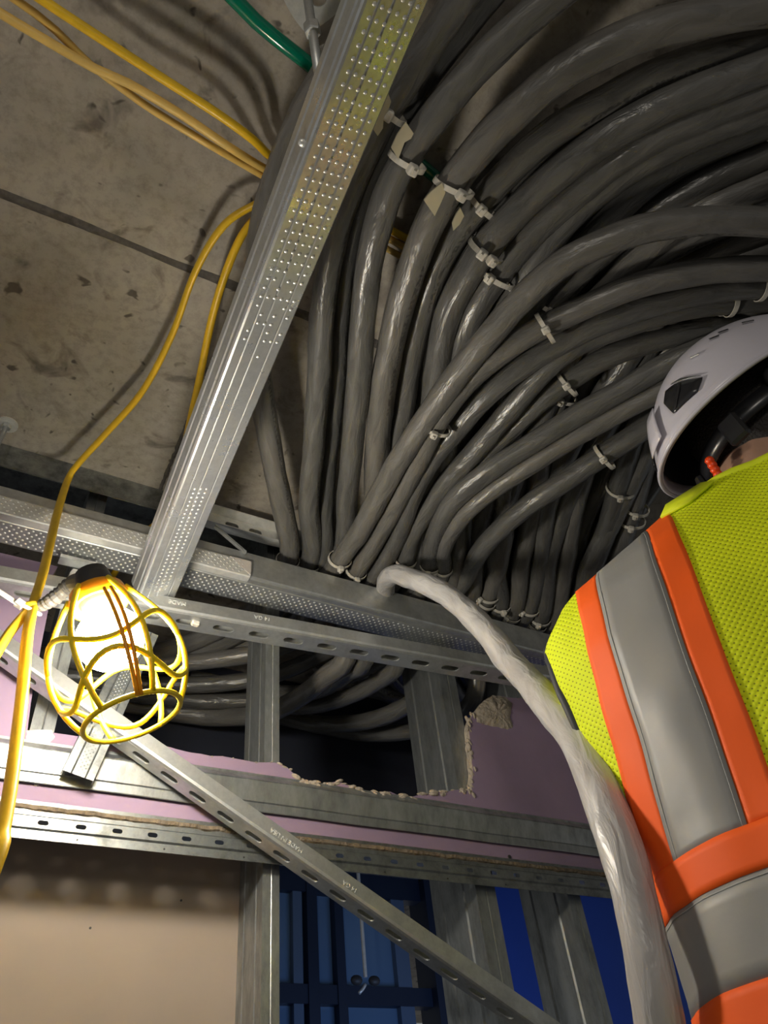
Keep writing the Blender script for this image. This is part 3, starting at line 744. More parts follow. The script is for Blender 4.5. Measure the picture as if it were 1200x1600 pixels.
front = [
 ('f1', [(531, 874), (565, 825), (625, 715), (700, 605), (760, 530), (815, 468), (870, 418), (930, 385), (1000, 360), (1080, 347), (1150, 345), (1240, 352)], 0.885, 'cable2', 0.0180, 'long shiny grey cable crossing diagonally in front of the bundle, uppermost of the crossing ones'),
 ('f2', [(562, 884), (600, 820), (645, 737), (685, 655), (730, 597), (790, 547), (850, 510), (925, 475), (1000, 446), (1080, 428), (1160, 420), (1250, 420)], 0.893, 'cable2', 0.0170, 'second crossing grey cable, passing just under the uppermost one'),
 ('f3', [(592, 890), (620, 840), (660, 740), (722, 660), (782, 600), (850, 552), (925, 512), (1000, 484), (1080, 462), (1160, 450), (1250, 446)], 0.905, 'cable', 0.0165, 'third crossing grey cable, zip-tied near the helmet top'),
 ('f4', [(626, 894), (642, 840), (685, 770), (747, 700), (797, 640), (850, 580), (910, 535), (990, 505), (1080, 480), (1180, 470), (1250, 470)], 0.915, 'cable', 0.0170, 'fourth crossing grey cable, forking away behind the third'),
 ('f5', [(705, 915), (718, 800), (745, 722), (785, 683), (850, 622), (900, 587), (950, 558), (1010, 536), (1090, 518), (1180, 508), (1260, 505)], 0.925, 'cable', 0.0170, 'grey cable running straight toward the crown of the helmet'),
 ('f6', [(667, 905), (676, 850), (705, 787), (755, 742), (815, 703), (900, 650), (980, 604), (1060, 560), (1150, 530), (1250, 510)], 0.890, 'cable', 0.0170, 'upper of the two parallel cables dipping toward the back of the helmet'),
 ('f7', [(686, 910), (694, 855), (727, 802), (790, 752), (875, 698), (950, 655), (1030, 612), (1110, 570), (1250, 520)], 0.880, 'cable2', 0.0150, 'lower of the two parallel cables dipping toward the back of the helmet'),
 ('f8', [(715, 920), (757, 852), (822, 793), (900, 740), (1000, 674), (1070, 630), (1150, 590), (1260, 550)], 0.890, 'cable', 0.0175, 'lowest crossing grey cable, glossy where it reaches the helmet rim'),
]
for key, pxs, z, mt, r, lab in front:
    cable_obj('grey_cable', run(pxs, z, zw=0.925, turn=-1 if key in ('f2', 'f4', 'f5', 'f7') else 1, tailshift=0.25 * (int(key[1]) - 4)), r, mt, lab, key=key, lump=0.09)
gi = 0
for layer, (z, t0, t1, num) in enumerate(((0.948, 0.47, 1.17, 14), (0.988, 0.40, 1.16, 15), (1.026, 0.44, 1.15, 14))):
    for i in range(num):
        t = t0 + (t1 - t0) * (i + 0.5 * (layer % 2)) / (num - 0.5)
        mt = random.choice(['cable', 'cable3', 'cable', 'cable2'])
        zz = z + random.uniform(-0.008, 0.008)
        where = ('lowest layer' if layer == 0 else 'middle layer' if layer == 1 else 'layer against the concrete')
        cable_obj('grey_cable', run(fam(t, 12 if layer else 9), zz, zw=0.935 + layer * 0.028, tailshift=random.uniform(-0.3, 0.3), turn=1), RC * random.uniform(0.86, 1.04), mt,
                  'dark grey cable in the dense arching bundle above the worker, ' + where, group='grey cables arching in the ' + where, key='g%d_%d' % (layer, i), lump=0.10)

# pale cable coming down from the wall in front of the worker
pp = [(0.70, 1.10, 0.930), ]
pts = [W(0.62, 1.25, 0.93), W(0.66, 1.06, 0.935)]
for x, y, k in ((606, 903, 1.36), (640, 904, 1.27), (690, 925, 1.17), (742, 968, 1.06), (795, 1030, 0.95), (850, 1092, 0.82), (902, 1160, 0.725), (940, 1240, 0.66), (968, 1320, 0.615), (990, 1400, 0.58), (1008, 1480, 0.555), (1024, 1560, 0.54), (1036, 1640, 0.53), (1046, 1730, 0.515), (1054, 1830, 0.505)):
    pts.append(atK(x, y, k))
e = pts[-1]; pts += [e + Vector((0.0, -0.01, -0.35)), e + Vector((0.0, -0.02, -0.7)), Vector((e.x - 0.02, e.y + 0.0, 0.40)), Vector((e.x - 0.08, e.y + 0.04, 0.06)), Vector((e.x - 0.3, e.y + 0.1, 0.02))]
cable_obj('pale_cable', pts, 0.0172, 'cable_lamplit', 'thick pale cable hanging down in front of the purple board beside the vest', lump=0.13, n=18, step=0.010, key='pale')

# yellow cords under the slab
def cord(pxz, r, mat, label, extra0=None, extra1=None, flat=1.0, name='yellow_cord', group=None):
    pts = [atZ(x, y, z) for x, y, z in pxz]
    if pxz[0][1] < 0: dd = (pts[0] - pts[1]).normalized(); pts = [pts[0] + dd * 1.2, pts[0] + dd * 0.5] + pts
    if extra1: pts = pts + extra1
    return cable_obj(name, pts, r, mat, label, 'cord', group, lump=0.02, n=10, flat=flat)
Zc = 0.985
cord([(-120, -130, Zc), (40, -18, Zc), (150, 55, Zc), (250, 120, Zc), (340, 178, Zc), (395, 218, Zc + 0.01), (430, 250, 1.03), (520, 305, 1.04), (585, 345, 1.045), (645, 378, 1.045), (760, 440, 1.045)], 0.0054, 'yellow', 'bright yellow cord, uppermost of the cords crossing the concrete ceiling')
cord([(-120, -60, Zc), (-10, 14, Zc), (60, 56, Zc), (150, 108, Zc), (200, 130, Zc), (280, 177, Zc), (360, 231, Zc), (424, 270, 1.03), (520, 325, 1.04), (580, 358, 1.045), (640, 390, 1.045), (760, 452, 1.045)], 0.0052, 'cream', 'faded yellow cord, thicker-looking lower cord crossing the ceiling')
cord([(-60, -60, 0.995), (60, 25, 0.995), (105, 65, 0.995), (140, 100, 0.995), (200, 145, 0.995), (240, 173, 0.995), (330, 228, 0.995), (416, 278, 1.035), (520, 340, 1.04), (578, 372, 1.045), (632, 404, 1.045), (760, 470, 1.045)], 0.0045, 'cream', 'faded yellow cord tucked under the lower ceiling cord')
# looping cord that goes behind the channels and hangs past the lamp
loop = [atZ(470, 300, 1.035), atZ(430, 306, 1.03), atZ(402, 318, 1.02), atZ(350, 352, 1.005), atZ(305, 425, 1.0), atZ(268, 525, 0.995), atZ(222, 612, 0.99), atZ(165, 678, 0.985), atZ(122, 725, 0.975), atZ(106, 750, 0.955),
        atY(90, 800, 0.905), atY(78, 850, 0.865), atY(66, 900, 0.83), atY(52, 945, 0.80), atY(42, 1000, 0.78), atY(36, 1070, 0.76), atY(27, 1150, 0.74), atY(17, 1225, 0.72), atY(4, 1300, 0.70), atY(-14, 1370, 0.68)]
e = loop[-1]
cable_obj('yellow_cord', loop + [e + Vector((-0.03, -0.02, -0.2)), e + Vector((-0.06, -0.03, -0.6))], 0.0072, 'yellow', 'yellow cord looping off the ceiling and hanging down past the left of the lamp', 'cord', lump=0.02, n=12, flat=0.62, step=0.008)
cord([(470, 318, 1.035), (430, 322, 1.03), (402, 338, 1.02), (378, 368, 1.01), (355, 420, 1.0), (332, 495, 0.995), (310, 600, 0.985), (288, 700, 0.975), (270, 790, 0.96)], 0.0056, 'yellow', 'yellow cord loop dropping behind the long overhead channel',
     extra1=[W(0.16, 1.03, 0.93), W(0.12, 1.10, 0.80)])
# lamp pigtail and side branch
LK = 0.84
tiep = atK(44, 950, 0.800 / ray(44, 950).y)
br_pts = [tiep + Vector((0.002, 0, 0.0)), atY(32, 968, 0.80), atY(14, 990, 0.79), atY(-6, 1022, 0.78), atY(-40, 1080, 0.76), atY(-80, 1160, 0.74), atY(-95, 1400, 0.72), atY(-100, 1800, 0.70)]
cable_obj('yellow_cord', br_pts, 0.0055, 'yellow', 'short yellow cord branch leaving the zip tie toward the left edge', 'cord', lump=0.02, n=10)
# green ground wire
cord([(280, -80, 1.015), (360, -8, 1.015), (400, 33, 1.015), (448, 73, 1.015), (492, 108, 1.02), (545, 155, 1.03), (590, 196, 1.04), (630, 234, 1.045), (735, 322, 1.047), (770, 352, 1.047), (830, 408, 1.047), (900, 470, 1.047)], 0.0085, 'green', 'glossy green wire crossing under the ceiling at the top of the picture', name='green_wire')

# ================================================================== ZIP TIES and mounts
def nearest(px, py, keys=None):
    best = None
    for k, (path, r) in CAB.items():
        if (keys and k not in keys) or k == 'pale': continue
        for i in range(2, len(path) - 2):
            q = project(path[i]); dd = (q[0] - px) ** 2 + (q[1] - py) ** 2
            zf = (path[i] - Vector((0, 0, CZ))).dot(fwd)
            rp = F * r / zf
            sc = max(0.0, dd - (rp * 0.8) ** 2) + (path[i].z - CZ) * 6000 + dd * 0.02
            if best is None or sc < best[0]: best = (sc, k, i)
    return best
def zip_tie(px, py, label, group, keys=None, head_ang=None, hs=1.0, two=0.0):
    b_ = nearest(px, py, keys); path, r = CAB[b_[1]]; i = b_[2]; c = path[i]; t = (path[i + 1] - path[i - 1]).normalized()
    view = (Vector((0, 0, CZ)) - c).normalized(); view = (view - t * view.dot(t)).normalized(); side = t.cross(view).normalized()
    skew = random.uniform(-0.25, 0.25)
    o = empty('zip_tie', c); tag(o, label, 'zip tie', group)
    mb = MB(); n = 28; wd = 0.0026 * hs; R0 = r * 1.07 + 0.0008; th = 0.0014
    P = []; Fs = []
    for k in range(n):
        a = 2 * PI * k / n
        ex = two if math.sin(a) * (1 if two >= 0 else -1) > 0 else 0
        dr = view * math.cos(a) + side * math.sin(a) * (1 + abs(ex))
        cc = c + t * (math.sin(a) * skew * r)
        for (dx, rr) in ((-wd, R0), (wd, R0), (wd, R0 + th), (-wd, R0 + th)): P.append(cc + dr * rr + t * dx)
    for k in range(n):
        j = (k + 1) % n
        for q in range(4): Fs.append((k * 4 + q, k * 4 + (q + 1) % 4, j * 4 + (q + 1) % 4, j * 4 + q))
    mb.add(P, Fs); mb.build('strap', 'nylon', o)
    a = head_ang if head_ang is not None else random.uniform(-0.9, 0.9)
    ex = two if math.sin(a) * (1 if two >= 0 else -1) > 0 else 0
    dr = (view * math.cos(a) + side * math.sin(a)).normalized()
    hc = c + (view * math.cos(a) + side * math.sin(a) * (1 + abs(ex))) * (R0 + 0.002) + t * (math.sin(a) * skew * r)
    tg = t.cross(dr).normalized(); R = Matrix((t, tg, dr)).transposed()
    mb = MB(); mb.box(hc + dr * 0.0015, 0.0096 * hs, 0.0092 * hs, 0.0088 * hs, R); hd_ = mb.build('head', 'nylon', o)
    bv = hd_.modifiers.new('bevel', 'BEVEL'); bv.width = 0.0024; bv.segments = 3
    mb = MB(); mb.box(hc + dr * (0.0058 * hs) - tg * 0.001, 0.0042 * hs, 0.0030, 0.0055, R); mb.build('tail_stub', 'nylon', o)
    return o
wall_g = 'zip ties where the cables meet the wall'
left_t = [((450, 871), 'a1', 'zip tie on the leftmost cable end at the wall'), ((482, 880), 'a2', 'zip tie on the second cable end at the wall'), ((504, 884), 'a3', 'zip tie on the thin third cable end at the wall'),
          ((536, 880), 'f1', 'large zip tie on the crossing cable end at the wall'), ((552, 893), 'f2', 'zip tie just left of where the pale cable starts')]
for (p, k, lab) in left_t: zip_tie(p[0], p[1], lab, wall_g, [k], 0.5, 1.15)
for p in ((640, 884), (668, 890), (690, 897), (752, 925), (766, 935), (782, 943), (790, 956), (808, 965), (828, 968), (852, 962), (836, 948)):
    zip_tie(p[0], p[1], 'small white zip tie in the row right of the pale cable start', wall_g, None, None, 1.15)
mid = 'zip ties along the ceiling strut line'
mids = [((624, 178), 'topmost zip tie of the diagonal row beside the long channel'), ((655, 255), 'second zip tie from the top of the diagonal row'), ((688, 272), 'third zip tie from the top of the diagonal row'),
        ((738, 306), 'fourth zip tie of the diagonal row, with its head turned right'), ((740, 376), 'fifth zip tie of the diagonal row, below the gap'), ((764, 405), 'sixth zip tie of the diagonal row'),
        ((779, 428), 'seventh zip tie of the diagonal row'), ((794, 446), 'last zip tie of the diagonal row, touching the crossing cable')]
for (p, lab) in mids: zip_tie(p[0], p[1], lab, mid, None, random.uniform(-0.3, 0.6), 1.35, two=0.25)
for p, k, lab in (((845, 478), None, 'upper zip tie in the gap under the uppermost crossing cable'), ((830, 498), None, 'lower zip tie in the gap under the uppermost crossing cable'),
               ((893, 606), None, 'zip tie in the dark gap above the two parallel cables'), ((886, 625), None, 'zip tie just below it in the dark gap above the parallel cables'),
               ((950, 733), None, 'upper of two zip ties under the lowest crossing cable'), ((959, 757), None, 'lower of two zip ties under the lowest crossing cable'),
               ((987, 790), None, 'zip tie beside the rear helmet edge'), ((993, 812), None, 'zip tie just above the grey shoulder stripe'),
               ((685, 672), None, 'faint zip tie between the crossing cables left of centre')):
    zip_tie(p[0], p[1], lab, 'scattered zip ties in the bundle', None, 0.2, 1.15, two=0.3)
for p, lab in (((1192, 205), 'white zip tie at the right edge high above the helmet'), ((1184, 446), 'white zip tie at the right edge above the helmet crown'), ((1138, 478), 'white zip tie loop left of the one above the helmet crown')):
    zip_tie(p[0], p[1], lab, 'zip ties above the helmet', None, 2.6, 1.25)
# tie gathering the lamp cords and the tie on the strut
o = empty('zip_tie', tiep); tag(o, 'zip tie cinching the yellow cords left of the lamp', 'zip tie')
mb = MB(); vd = (Vector((0, 0, CZ)) - tiep).normalized(); ax = Vector((0.25, 0, 1)).normalized(); ux = ax.cross(vd).normalized()
mb.tube([tiep + (ux * math.cos(2 * PI * k / 20) * 0.015 + vd * math.sin(2 * PI * k / 20) * 0.0105) for k in range(20)], 0.0026, 6, closed=True); mb.build('strap', 'nylon', o, smooth=True)
mb = MB(); mb.box(tiep - ux * 0.0 + vd * 0.010 + Vector((-0.010, 0, 0.003)), 0.009, 0.008, 0.008, Matrix.Rotation(0.5, 3, 'Y')); mb.build('head', 'nylon', o)
mb = MB(); mb.tube([tiep + vd * 0.010 + Vector((-0.012, 0, 0.003)), atK(-30, 905, 0.87)], 0.0035, 6, ry=0.0012); mb.build('tail', 'nylon', o)
cst = on_strut(atY(308, 967, 0.93).x, 0.735) + Vector((0, 0.020, -0.003))
o = empty('zip_tie', cst); tag(o, 'pale zip tie head poking through a slot of the horizontal strut', 'zip tie')
mb = MB(); mb.box(cst, 0.013, 0.009, 0.008, Matrix.Rotation(0.15, 3, 'Z')); hh = mb.build('head', 'nylon', o); hh.modifiers.new('bevel', 'BEVEL').width = 0.002
mb = MB(); mb.box(cst + Vector((0, 0.0, 0.008)), 0.006, 0.003, 0.012); mb.build('strap', 'nylon', o)
# white clip near the rod and metal tie plates behind the row
o = empty('cable_clip', atK(509, 82, 0.86)); tag(o, 'small white plastic clip between the threaded rod and the long channel', 'clip')
mb = MB(); mb.box(atK(509, 82, 0.86), 0.017, 0.012, 0.017, Matrix.Rotation(0.3, 3, 'Y')); k_ = mb.build('block', 'nylon', o); k_.modifiers.new('bevel', 'BEVEL').width = 0.003
mb = MB(); mb.box(atK(509, 81, 0.853), 0.007, 0.004, 0.009); mb.build('latch', 'compound', o)
def tie_plate(px, label, hole):
    pts = [atZ(x, y, 0.927) for x, y in px]; mb = MB(); n = len(pts)
    mb.add(pts, [tuple(range(n))]); o = mb.build('tie_plate', simple('brass_tinted_plate', (0.55, 0.50, 0.36), 0.5, 0.4), thick=0.003); return tag(o, label, 'plate')
tie_plate([(634, 190), (646, 208), (642, 216), (632, 222), (626, 238), (622, 248), (611, 230), (620, 210)], 'pale notched metal plate under the topmost zip tie', 0)
tie_plate([(605, 142), (611, 158), (607, 170), (600, 180), (598, 200), (590, 212), (582, 200), (596, 165)], 'pale notched metal plate at the edge of the long channel', 0)
tie_plate([(690, 285), (696, 300), (688, 318), (679, 337), (662, 312), (672, 300)], 'pale notched metal plate under the third zip tie', 0)
tie_plate([(719, 324), (725, 337), (718, 350), (708, 360), (706, 348), (712, 335)], 'small pale metal plate below the fourth zip tie', 0)
# ================================================================== CAGED LAMP
Lc = atK(176, 985, LK)
Tp = atK(152, 928, LK + 0.025); Bt = atK(203, 1104, LK - 0.048)
ax = (Bt - Tp).normalized(); Llen = (Bt - Tp).length
lamp = empty('work_lamp', Tp); tag(lamp, 'glowing work lamp in a yellow plastic cage hanging at the left', 'lamp')
u1 = ax.orthogonal().normalized()
camdir = (Vector((0, 0, CZ)) - Lc); camdir = (camdir - ax * camdir.dot(ax)).normalized(); u1 = camdir; u2 = ax.cross(u1).normalized()
def cyl(h_, r_, a_): return Tp + ax * h_ + (u1 * math.cos(a_) + u2 * math.sin(a_)) * r_
# bulb
mb = MB(); bp_ = []
for i in range(15):
    th = PI * i / 14; bp_.append((max(0.0003, 0.0360 * math.sin(th)), 0.060 - 0.0360 * math.cos(th)))
bp_ = [(0.013, 0.018), (0.017, 0.026), (0.026, 0.035)] + [q for q in bp_ if q[1] > 0.0405]
mb.lathe(bp_, Tp, ax, 24); mb.build('bulb', 'bulb', lamp, smooth=True)
mb = MB(); mb.lathe([(0.010, -0.032), (0.018, -0.030), (0.0205, -0.018), (0.0215, 0.010), (0.0205, 0.019), (0.014, 0.020)], Tp, ax, 20); mb.build('socket', 'black', lamp, smooth=True)
# cage collar, clasp and ribs
mb = MB(); mb.lathe([(0.0225, -0.004), (0.030, -0.002), (0.032, 0.006), (0.032, 0.016), (0.0295, 0.018), (0.0225, 0.012)], Tp, ax, 24); mb.build('collar', 'orange_p', lamp, smooth=True)
mb = MB(); R = Matrix((u2, u1, ax)).transposed(); mb.box(Tp - ax * 0.012 - u1 * 0.008, 0.020, 0.024, 0.022, R); mb.box(Tp - ax * 0.026 - u2 * 0.004 - u1 * 0.008, 0.011, 0.016, 0.012, R); hk = mb.build('hanging_tab', 'orange_p', lamp)
hk.modifiers.new('bevel', 'BEVEL').width = 0.002
def rad(h_):
    t = max(0, min(1, h_ / (Llen + 0.012)))
    return 0.031 + 0.038 * math.sin(t / 0.60 * PI / 2) if t < 0.60 else 0.069 - 0.020 * ((t - 0.60) / 0.40) ** 2
H1 = Llen + 0.012
for k in range(6):
    a0 = 2 * PI * (k + 0.5) / 6
    pts = [cyl(H1 * i / 14, rad(H1 * i / 14), a0) for i in range(15)]
    mb = MB(); mb.tube(pts, 0.0031, 8); mb.build('cage_rib', 'cage', lamp, smooth=True)
for (h_, wob_, ph) in ((H1 * 0.52, 0.016, 0.0), (H1 * 0.80, 0.016, PI)):
    pts = []
    for i in range(60):
        a = 2 * PI * i / 60; hh_ = h_ + wob_ * math.cos(3 * a + ph); pts.append(cyl(hh_, rad(hh_), a))
    mb = MB(); mb.tube(pts, 0.0031, 8, closed=True); mb.build('cage_ring', 'cage', lamp, smooth=True)
mb = MB(); mb.tube([cyl(H1, rad(H1), 2 * PI * i / 48) for i in range(48)], 0.0029, 8, closed=True); mb.build('cage_ring', 'cage', lamp, smooth=True)
for s_ in (-0.075, 0.055):
    pts = [cyl(H1 * (0.18 + 0.84 * i / 12), rad(H1 * (0.18 + 0.84 * i / 12)) + 0.003, -0.22 + s_ * (1 - 0.5 * i / 12)) for i in range(13)]
    mb = MB(); mb.tube(pts, 0.0022, 8); mb.build('cage_clasp', 'orange_p', lamp, smooth=True)
# ribbed boot on the pigtail
b0 = tiep + Vector((0.012, -0.002, 0.004)); b1 = Tp - ax * 0.020
mb = MB(); pts = spline([b0, b0.lerp(b1, 0.25) + Vector((0, 0, 0.002)), b0.lerp(b1, 0.6) + Vector((0, 0.006, 0.014)), b1 + Vector((0, 0.008, 0.004))], 0.0022); nP = len(pts)
mb.tube(pts, 0.009, 14, rf=lambda t, a: (0.0075 + 0.006 * t) * (1.0 if t > 0.62 or (int(t * 26) % 2) else 0.84)); mb.build('ribbed_boot', 'boot', lamp, smooth=False)
mb = MB(); mb.tube(spline([tiep + Vector((-0.006, 0, 0.0)), tiep + Vector((0.004, -0.004, 0.003)), b0 + Vector((0.004, 0, 0.001))], 0.004), 0.0052, 10); mb.build('pigtail', 'yellow', lamp, smooth=True)

# ================================================================== THE WORKER
NK = W(0.690, 0.268, 0.550)                    # base of the neck
PHI = math.radians(-56)
HN = 1.46
org = Vector((NK.x, NK.y, NK.z - HN - 0.02))
person = empty('person', org); person.rotation_euler = (0, 0, PHI)
tag(person, 'worker seen from behind in white helmet and yellow safety vest', 'person')
PM = Matrix.Translation(org) @ Matrix.Rotation(PHI, 4, 'Z')
def lean(p):
    h_ = max(0.86, min(1.44, p.z)); q = Vector(p); q.x += -0.19 * (1.44 - h_); return q
def pbuild(mb, name, mat, parent=None, smooth=True, thick=0):
    for i in range(len(mb.v)): mb.v[i] = PM @ lean(mb.v[i])
    return mb.build(name, mat, parent or person, smooth=smooth, thick=thick)
def limb(mb, pts, n=14):
    """tapered limb from (point, radius) pairs with rounded ends"""
    P = [Vector(p) for p, r in pts]; Rr = [r for p, r in pts]
    S = spline(P, 0.02); L = [0]
    for i in range(1, len(S)): L.append(L[-1] + (S[i] - S[i - 1]).length)
    KL = [0]
    for i in range(1, len(P)): KL.append(KL[-1] + (P[i] - P[i - 1]).length)
    def rr(t):
        x = t * KL[-1]
        for i in range(1, len(KL)):
            if x <= KL[i] + 1e-9:
                f = (x - KL[i - 1]) / max(1e-9, KL[i] - KL[i - 1]); f = f * f * (3 - 2 * f); return Rr[i - 1] * (1 - f) + Rr[i] * f
        return Rr[-1]
    mb.tube(S, Rr[0], n, rf=lambda t, a: rr(t))
    mb.ellipsoid(P[0], Rr[0], Rr[0], Rr[0], None, 12, 8); mb.ellipsoid(P[-1], Rr[-1], Rr[-1], Rr[-1], None, 12, 8)

# torso section table: height, half width, half depth, y offset
TS = [(0.86, 0.170, 0.120, 0.0), (0.95, 0.172, 0.122, 0.0), (1.05, 0.176, 0.120, 0.0), (1.15, 0.198, 0.122, 0.0), (1.25, 0.234, 0.124, -0.004), (1.32, 0.260, 0.120, -0.008),
      (1.37, 0.268, 0.110, -0.010), (1.405, 0.252, 0.098, -0.008), (1.435, 0.204, 0.086, -0.004), (1.462, 0.150, 0.080, 0.002), (1.482, 0.104, 0.074, 0.008), (1.500, 0.070, 0.066, 0.012)]
def sec(h_):
    for i in range(1, len(TS)):
        if h_ <= TS[i][0]:
            a, b_ = TS[i - 1], TS[i]; f = (h_ - a[0]) / (b_[0] - a[0]); return [a[j] * (1 - f) + b_[j] * f for j in range(1, 4)]
    return list(TS[-1][1:])
EXP = 2.35
def vest_pt(h_, th, off=0.0):
    hw, dp, yo = sec(h_); hw += off; dp += off
    c, s_ = math.cos(th), math.sin(th)
    wr = 0.004 * noise.noise(Vector((c * 3.0, s_ * 3.0, h_ * 7))) + 0.0025 * noise.noise(Vector((c * 6, s_ * 5, h_ * 18)))
    return Vector((math.copysign(abs(c) ** (2 / EXP), c) * (hw + wr), math.copysign(abs(s_) ** (2 / EXP), s_) * (dp + wr) + yo, h_))
def back_pt(h_, x, off=0.0):
    hw, dp, yo = sec(h_); q = max(-0.999, min(0.999, x / hw)); c = math.copysign(abs(q) ** (EXP / 2), q); th = -math.acos(max(-1, min(1, c)))
    return vest_pt(h_, th, off)
# body: one continuous surface (voxel-remeshed), head turned to the right and looking up
HH = PM.inverted() @ Matrix.Translation(W(0.725, 0.243, 0.675)) @ Matrix.Rotation(-2.062, 4, 'Z') @ Matrix.Rotation(0.136, 4, 'X') @ Matrix.Rotation(0.033, 4, 'Y')
HM = HH @ Matrix.Rotation(math.radians(-4), 4, 'X') @ Matrix.Translation((0, -0.004, -0.105))
mb = MB()
for i in range(len(TS) - 1): pass
nth = 28; P = []; Fs = []
for (h_, hw, dp, yo) in TS:
    for k in range(nth):
        p = vest_pt(h_, 2 * PI * k / nth, -0.012); P.append(p)
for i in range(len(TS) - 1):
    for k in range(nth): Fs.append((i * nth + k, i * nth + (k + 1) % nth, (i + 1) * nth + (k + 1) % nth, (i + 1) * nth + k))
Fs.append(tuple(range(nth - 1, -1, -1))); Fs.append(tuple((len(TS) - 1) * nth + k for k in range(nth)))
mb.add(P, Fs)
hp = lambda x, y, z: HM @ Vector((x, y, z))
limb(mb, [((0, 0.0, 1.42), 0.068), ((0, 0.012, 1.50), 0.060), (hp(0, -0.005, 0.06), 0.060)])
R3 = HM.to_3x3()
mb.ellipsoid(hp(0, 0.005, 0.115), 0.076, 0.096, 0.105, R3, 24, 16)           # cranium
mb.ellipsoid(hp(0, 0.045, 0.045), 0.058, 0.060, 0.075, R3, 20, 14)           # face and jaw
mb.ellipsoid(hp(0, 0.085, 0.000), 0.026, 0.020, 0.022, R3, 12, 8)            # chin
mb.ellipsoid(hp(0, 0.108, 0.062), 0.011, 0.018, 0.026, R3, 12, 8)            # nose
mb.ellipsoid(hp(0, 0.100, 0.030), 0.024, 0.008, 0.008, R3, 10, 6)            # lips
for s_ in (-1, 1):
    mb.ellipsoid(hp(0.080 * s_, 0.0, 0.070), 0.008, 0.020, 0.032, R3, 12, 8) # ears
    mb.ellipsoid(hp(0.030 * s_, 0.094, 0.085), 0.013, 0.008, 0.008, R3, 10, 6)
for s_ in (-1, 1):
    sh = Vector((0.165 * s_, 0.03, 1.365)); el = Vector((0.165 * s_, 0.30, 1.34)); wr_ = Vector((0.10 * s_, 0.52, 1.42)); hd_ = Vector((0.09 * s_, 0.585, 1.45))
    limb(mb, [(sh, 0.056), (sh.lerp(el, 0.5), 0.049), (el, 0.041), (el.lerp(wr_, 0.4), 0.040), (wr_, 0.028)])
    limb(mb, [(wr_, 0.026), (wr_.lerp(hd_, 0.5), 0.030), (hd_, 0.032)])
    dirh = (hd_ - wr_).normalized(); sdv = dirh.cross(Vector((0, 0, 1))).normalized(); upv = sdv.cross(dirh)
    for j, (o_, ln) in enumerate(((-0.030, 0.066), (-0.010, 0.076), (0.010, 0.072), (0.030, 0.056))):
        b_ = hd_ + sdv * o_; limb(mb, [(b_, 0.0092), (b_ + dirh * ln * 0.5 + upv * 0.004, 0.0086), (b_ + dirh * ln * 0.82 - upv * 0.016, 0.0080), (b_ + dirh * ln * 0.88 - upv * 0.034, 0.0074)], 8)
    b_ = wr_.lerp(hd_, 0.35) - sdv * s_ * 0.022; limb(mb, [(b_, 0.012), (b_ - sdv * s_ * 0.024 + dirh * 0.03, 0.0105), (b_ - sdv * s_ * 0.026 + dirh * 0.062 - upv * 0.012, 0.0088)], 8)
    hip = Vector((0.092 * s_, 0.0, 0.88)); kn = Vector((0.10 * s_, 0.02, 0.49)); ankle = Vector((0.105 * s_, -0.01, 0.09))
    limb(mb, [(hip, 0.088), (hip.lerp(kn, 0.5), 0.074), (kn, 0.055), (kn.lerp(ankle, 0.35), 0.055), (ankle, 0.038)])
    limb(mb, [(ankle + Vector((0, -0.02, -0.048)), 0.036), (ankle + Vector((0, 0.09, -0.055)), 0.034), (ankle + Vector((0, 0.16, -0.060)), 0.028)])
body = pbuild(mb, 'body', 'skin')
rm_ = body.modifiers.new('remesh', 'REMESH'); rm_.mode = 'VOXEL'; rm_.voxel_size = 0.0062; rm_.use_smooth_shade = True
sm_ = body.modifiers.new('smooth', 'SMOOTH'); sm_.factor = 0.5; sm_.iterations = 4
# eyes
for s_ in (-1, 1):
    mb = MB(); mb.ellipsoid(hp(0.030 * s_, 0.098, 0.084), 0.010, 0.008, 0.006, R3, 12, 8); pbuild(mb, 'eye', 'compound')
# hair at the back of the neck
mb = MB(); P = []; Fs = []; nu, nv = 26, 9
for i in range(nv + 1):
    z = 0.012 + 0.125 * i / nv
    for k in range(nu + 1):
        a = PI + PI * 1.16 * (k / nu) - PI * 0.08
        rx = 0.0790 * math.sqrt(max(0.05, 1 - ((z - 0.105) / 0.122) ** 2)); ry = 0.1000 * math.sqrt(max(0.05, 1 - ((z - 0.105) / 0.125) ** 2))
        P.append(hp(rx * math.cos(a) * 1.0, 0.004 + ry * math.sin(a), z))
for i in range(nv):
    for k in range(nu): Fs.append((i * (nu + 1) + k, i * (nu + 1) + k + 1, (i + 1) * (nu + 1) + k + 1, (i + 1) * (nu + 1) + k))
mb.add(P, Fs); pbuild(mb, 'hair', 'hair', thick=0.006)

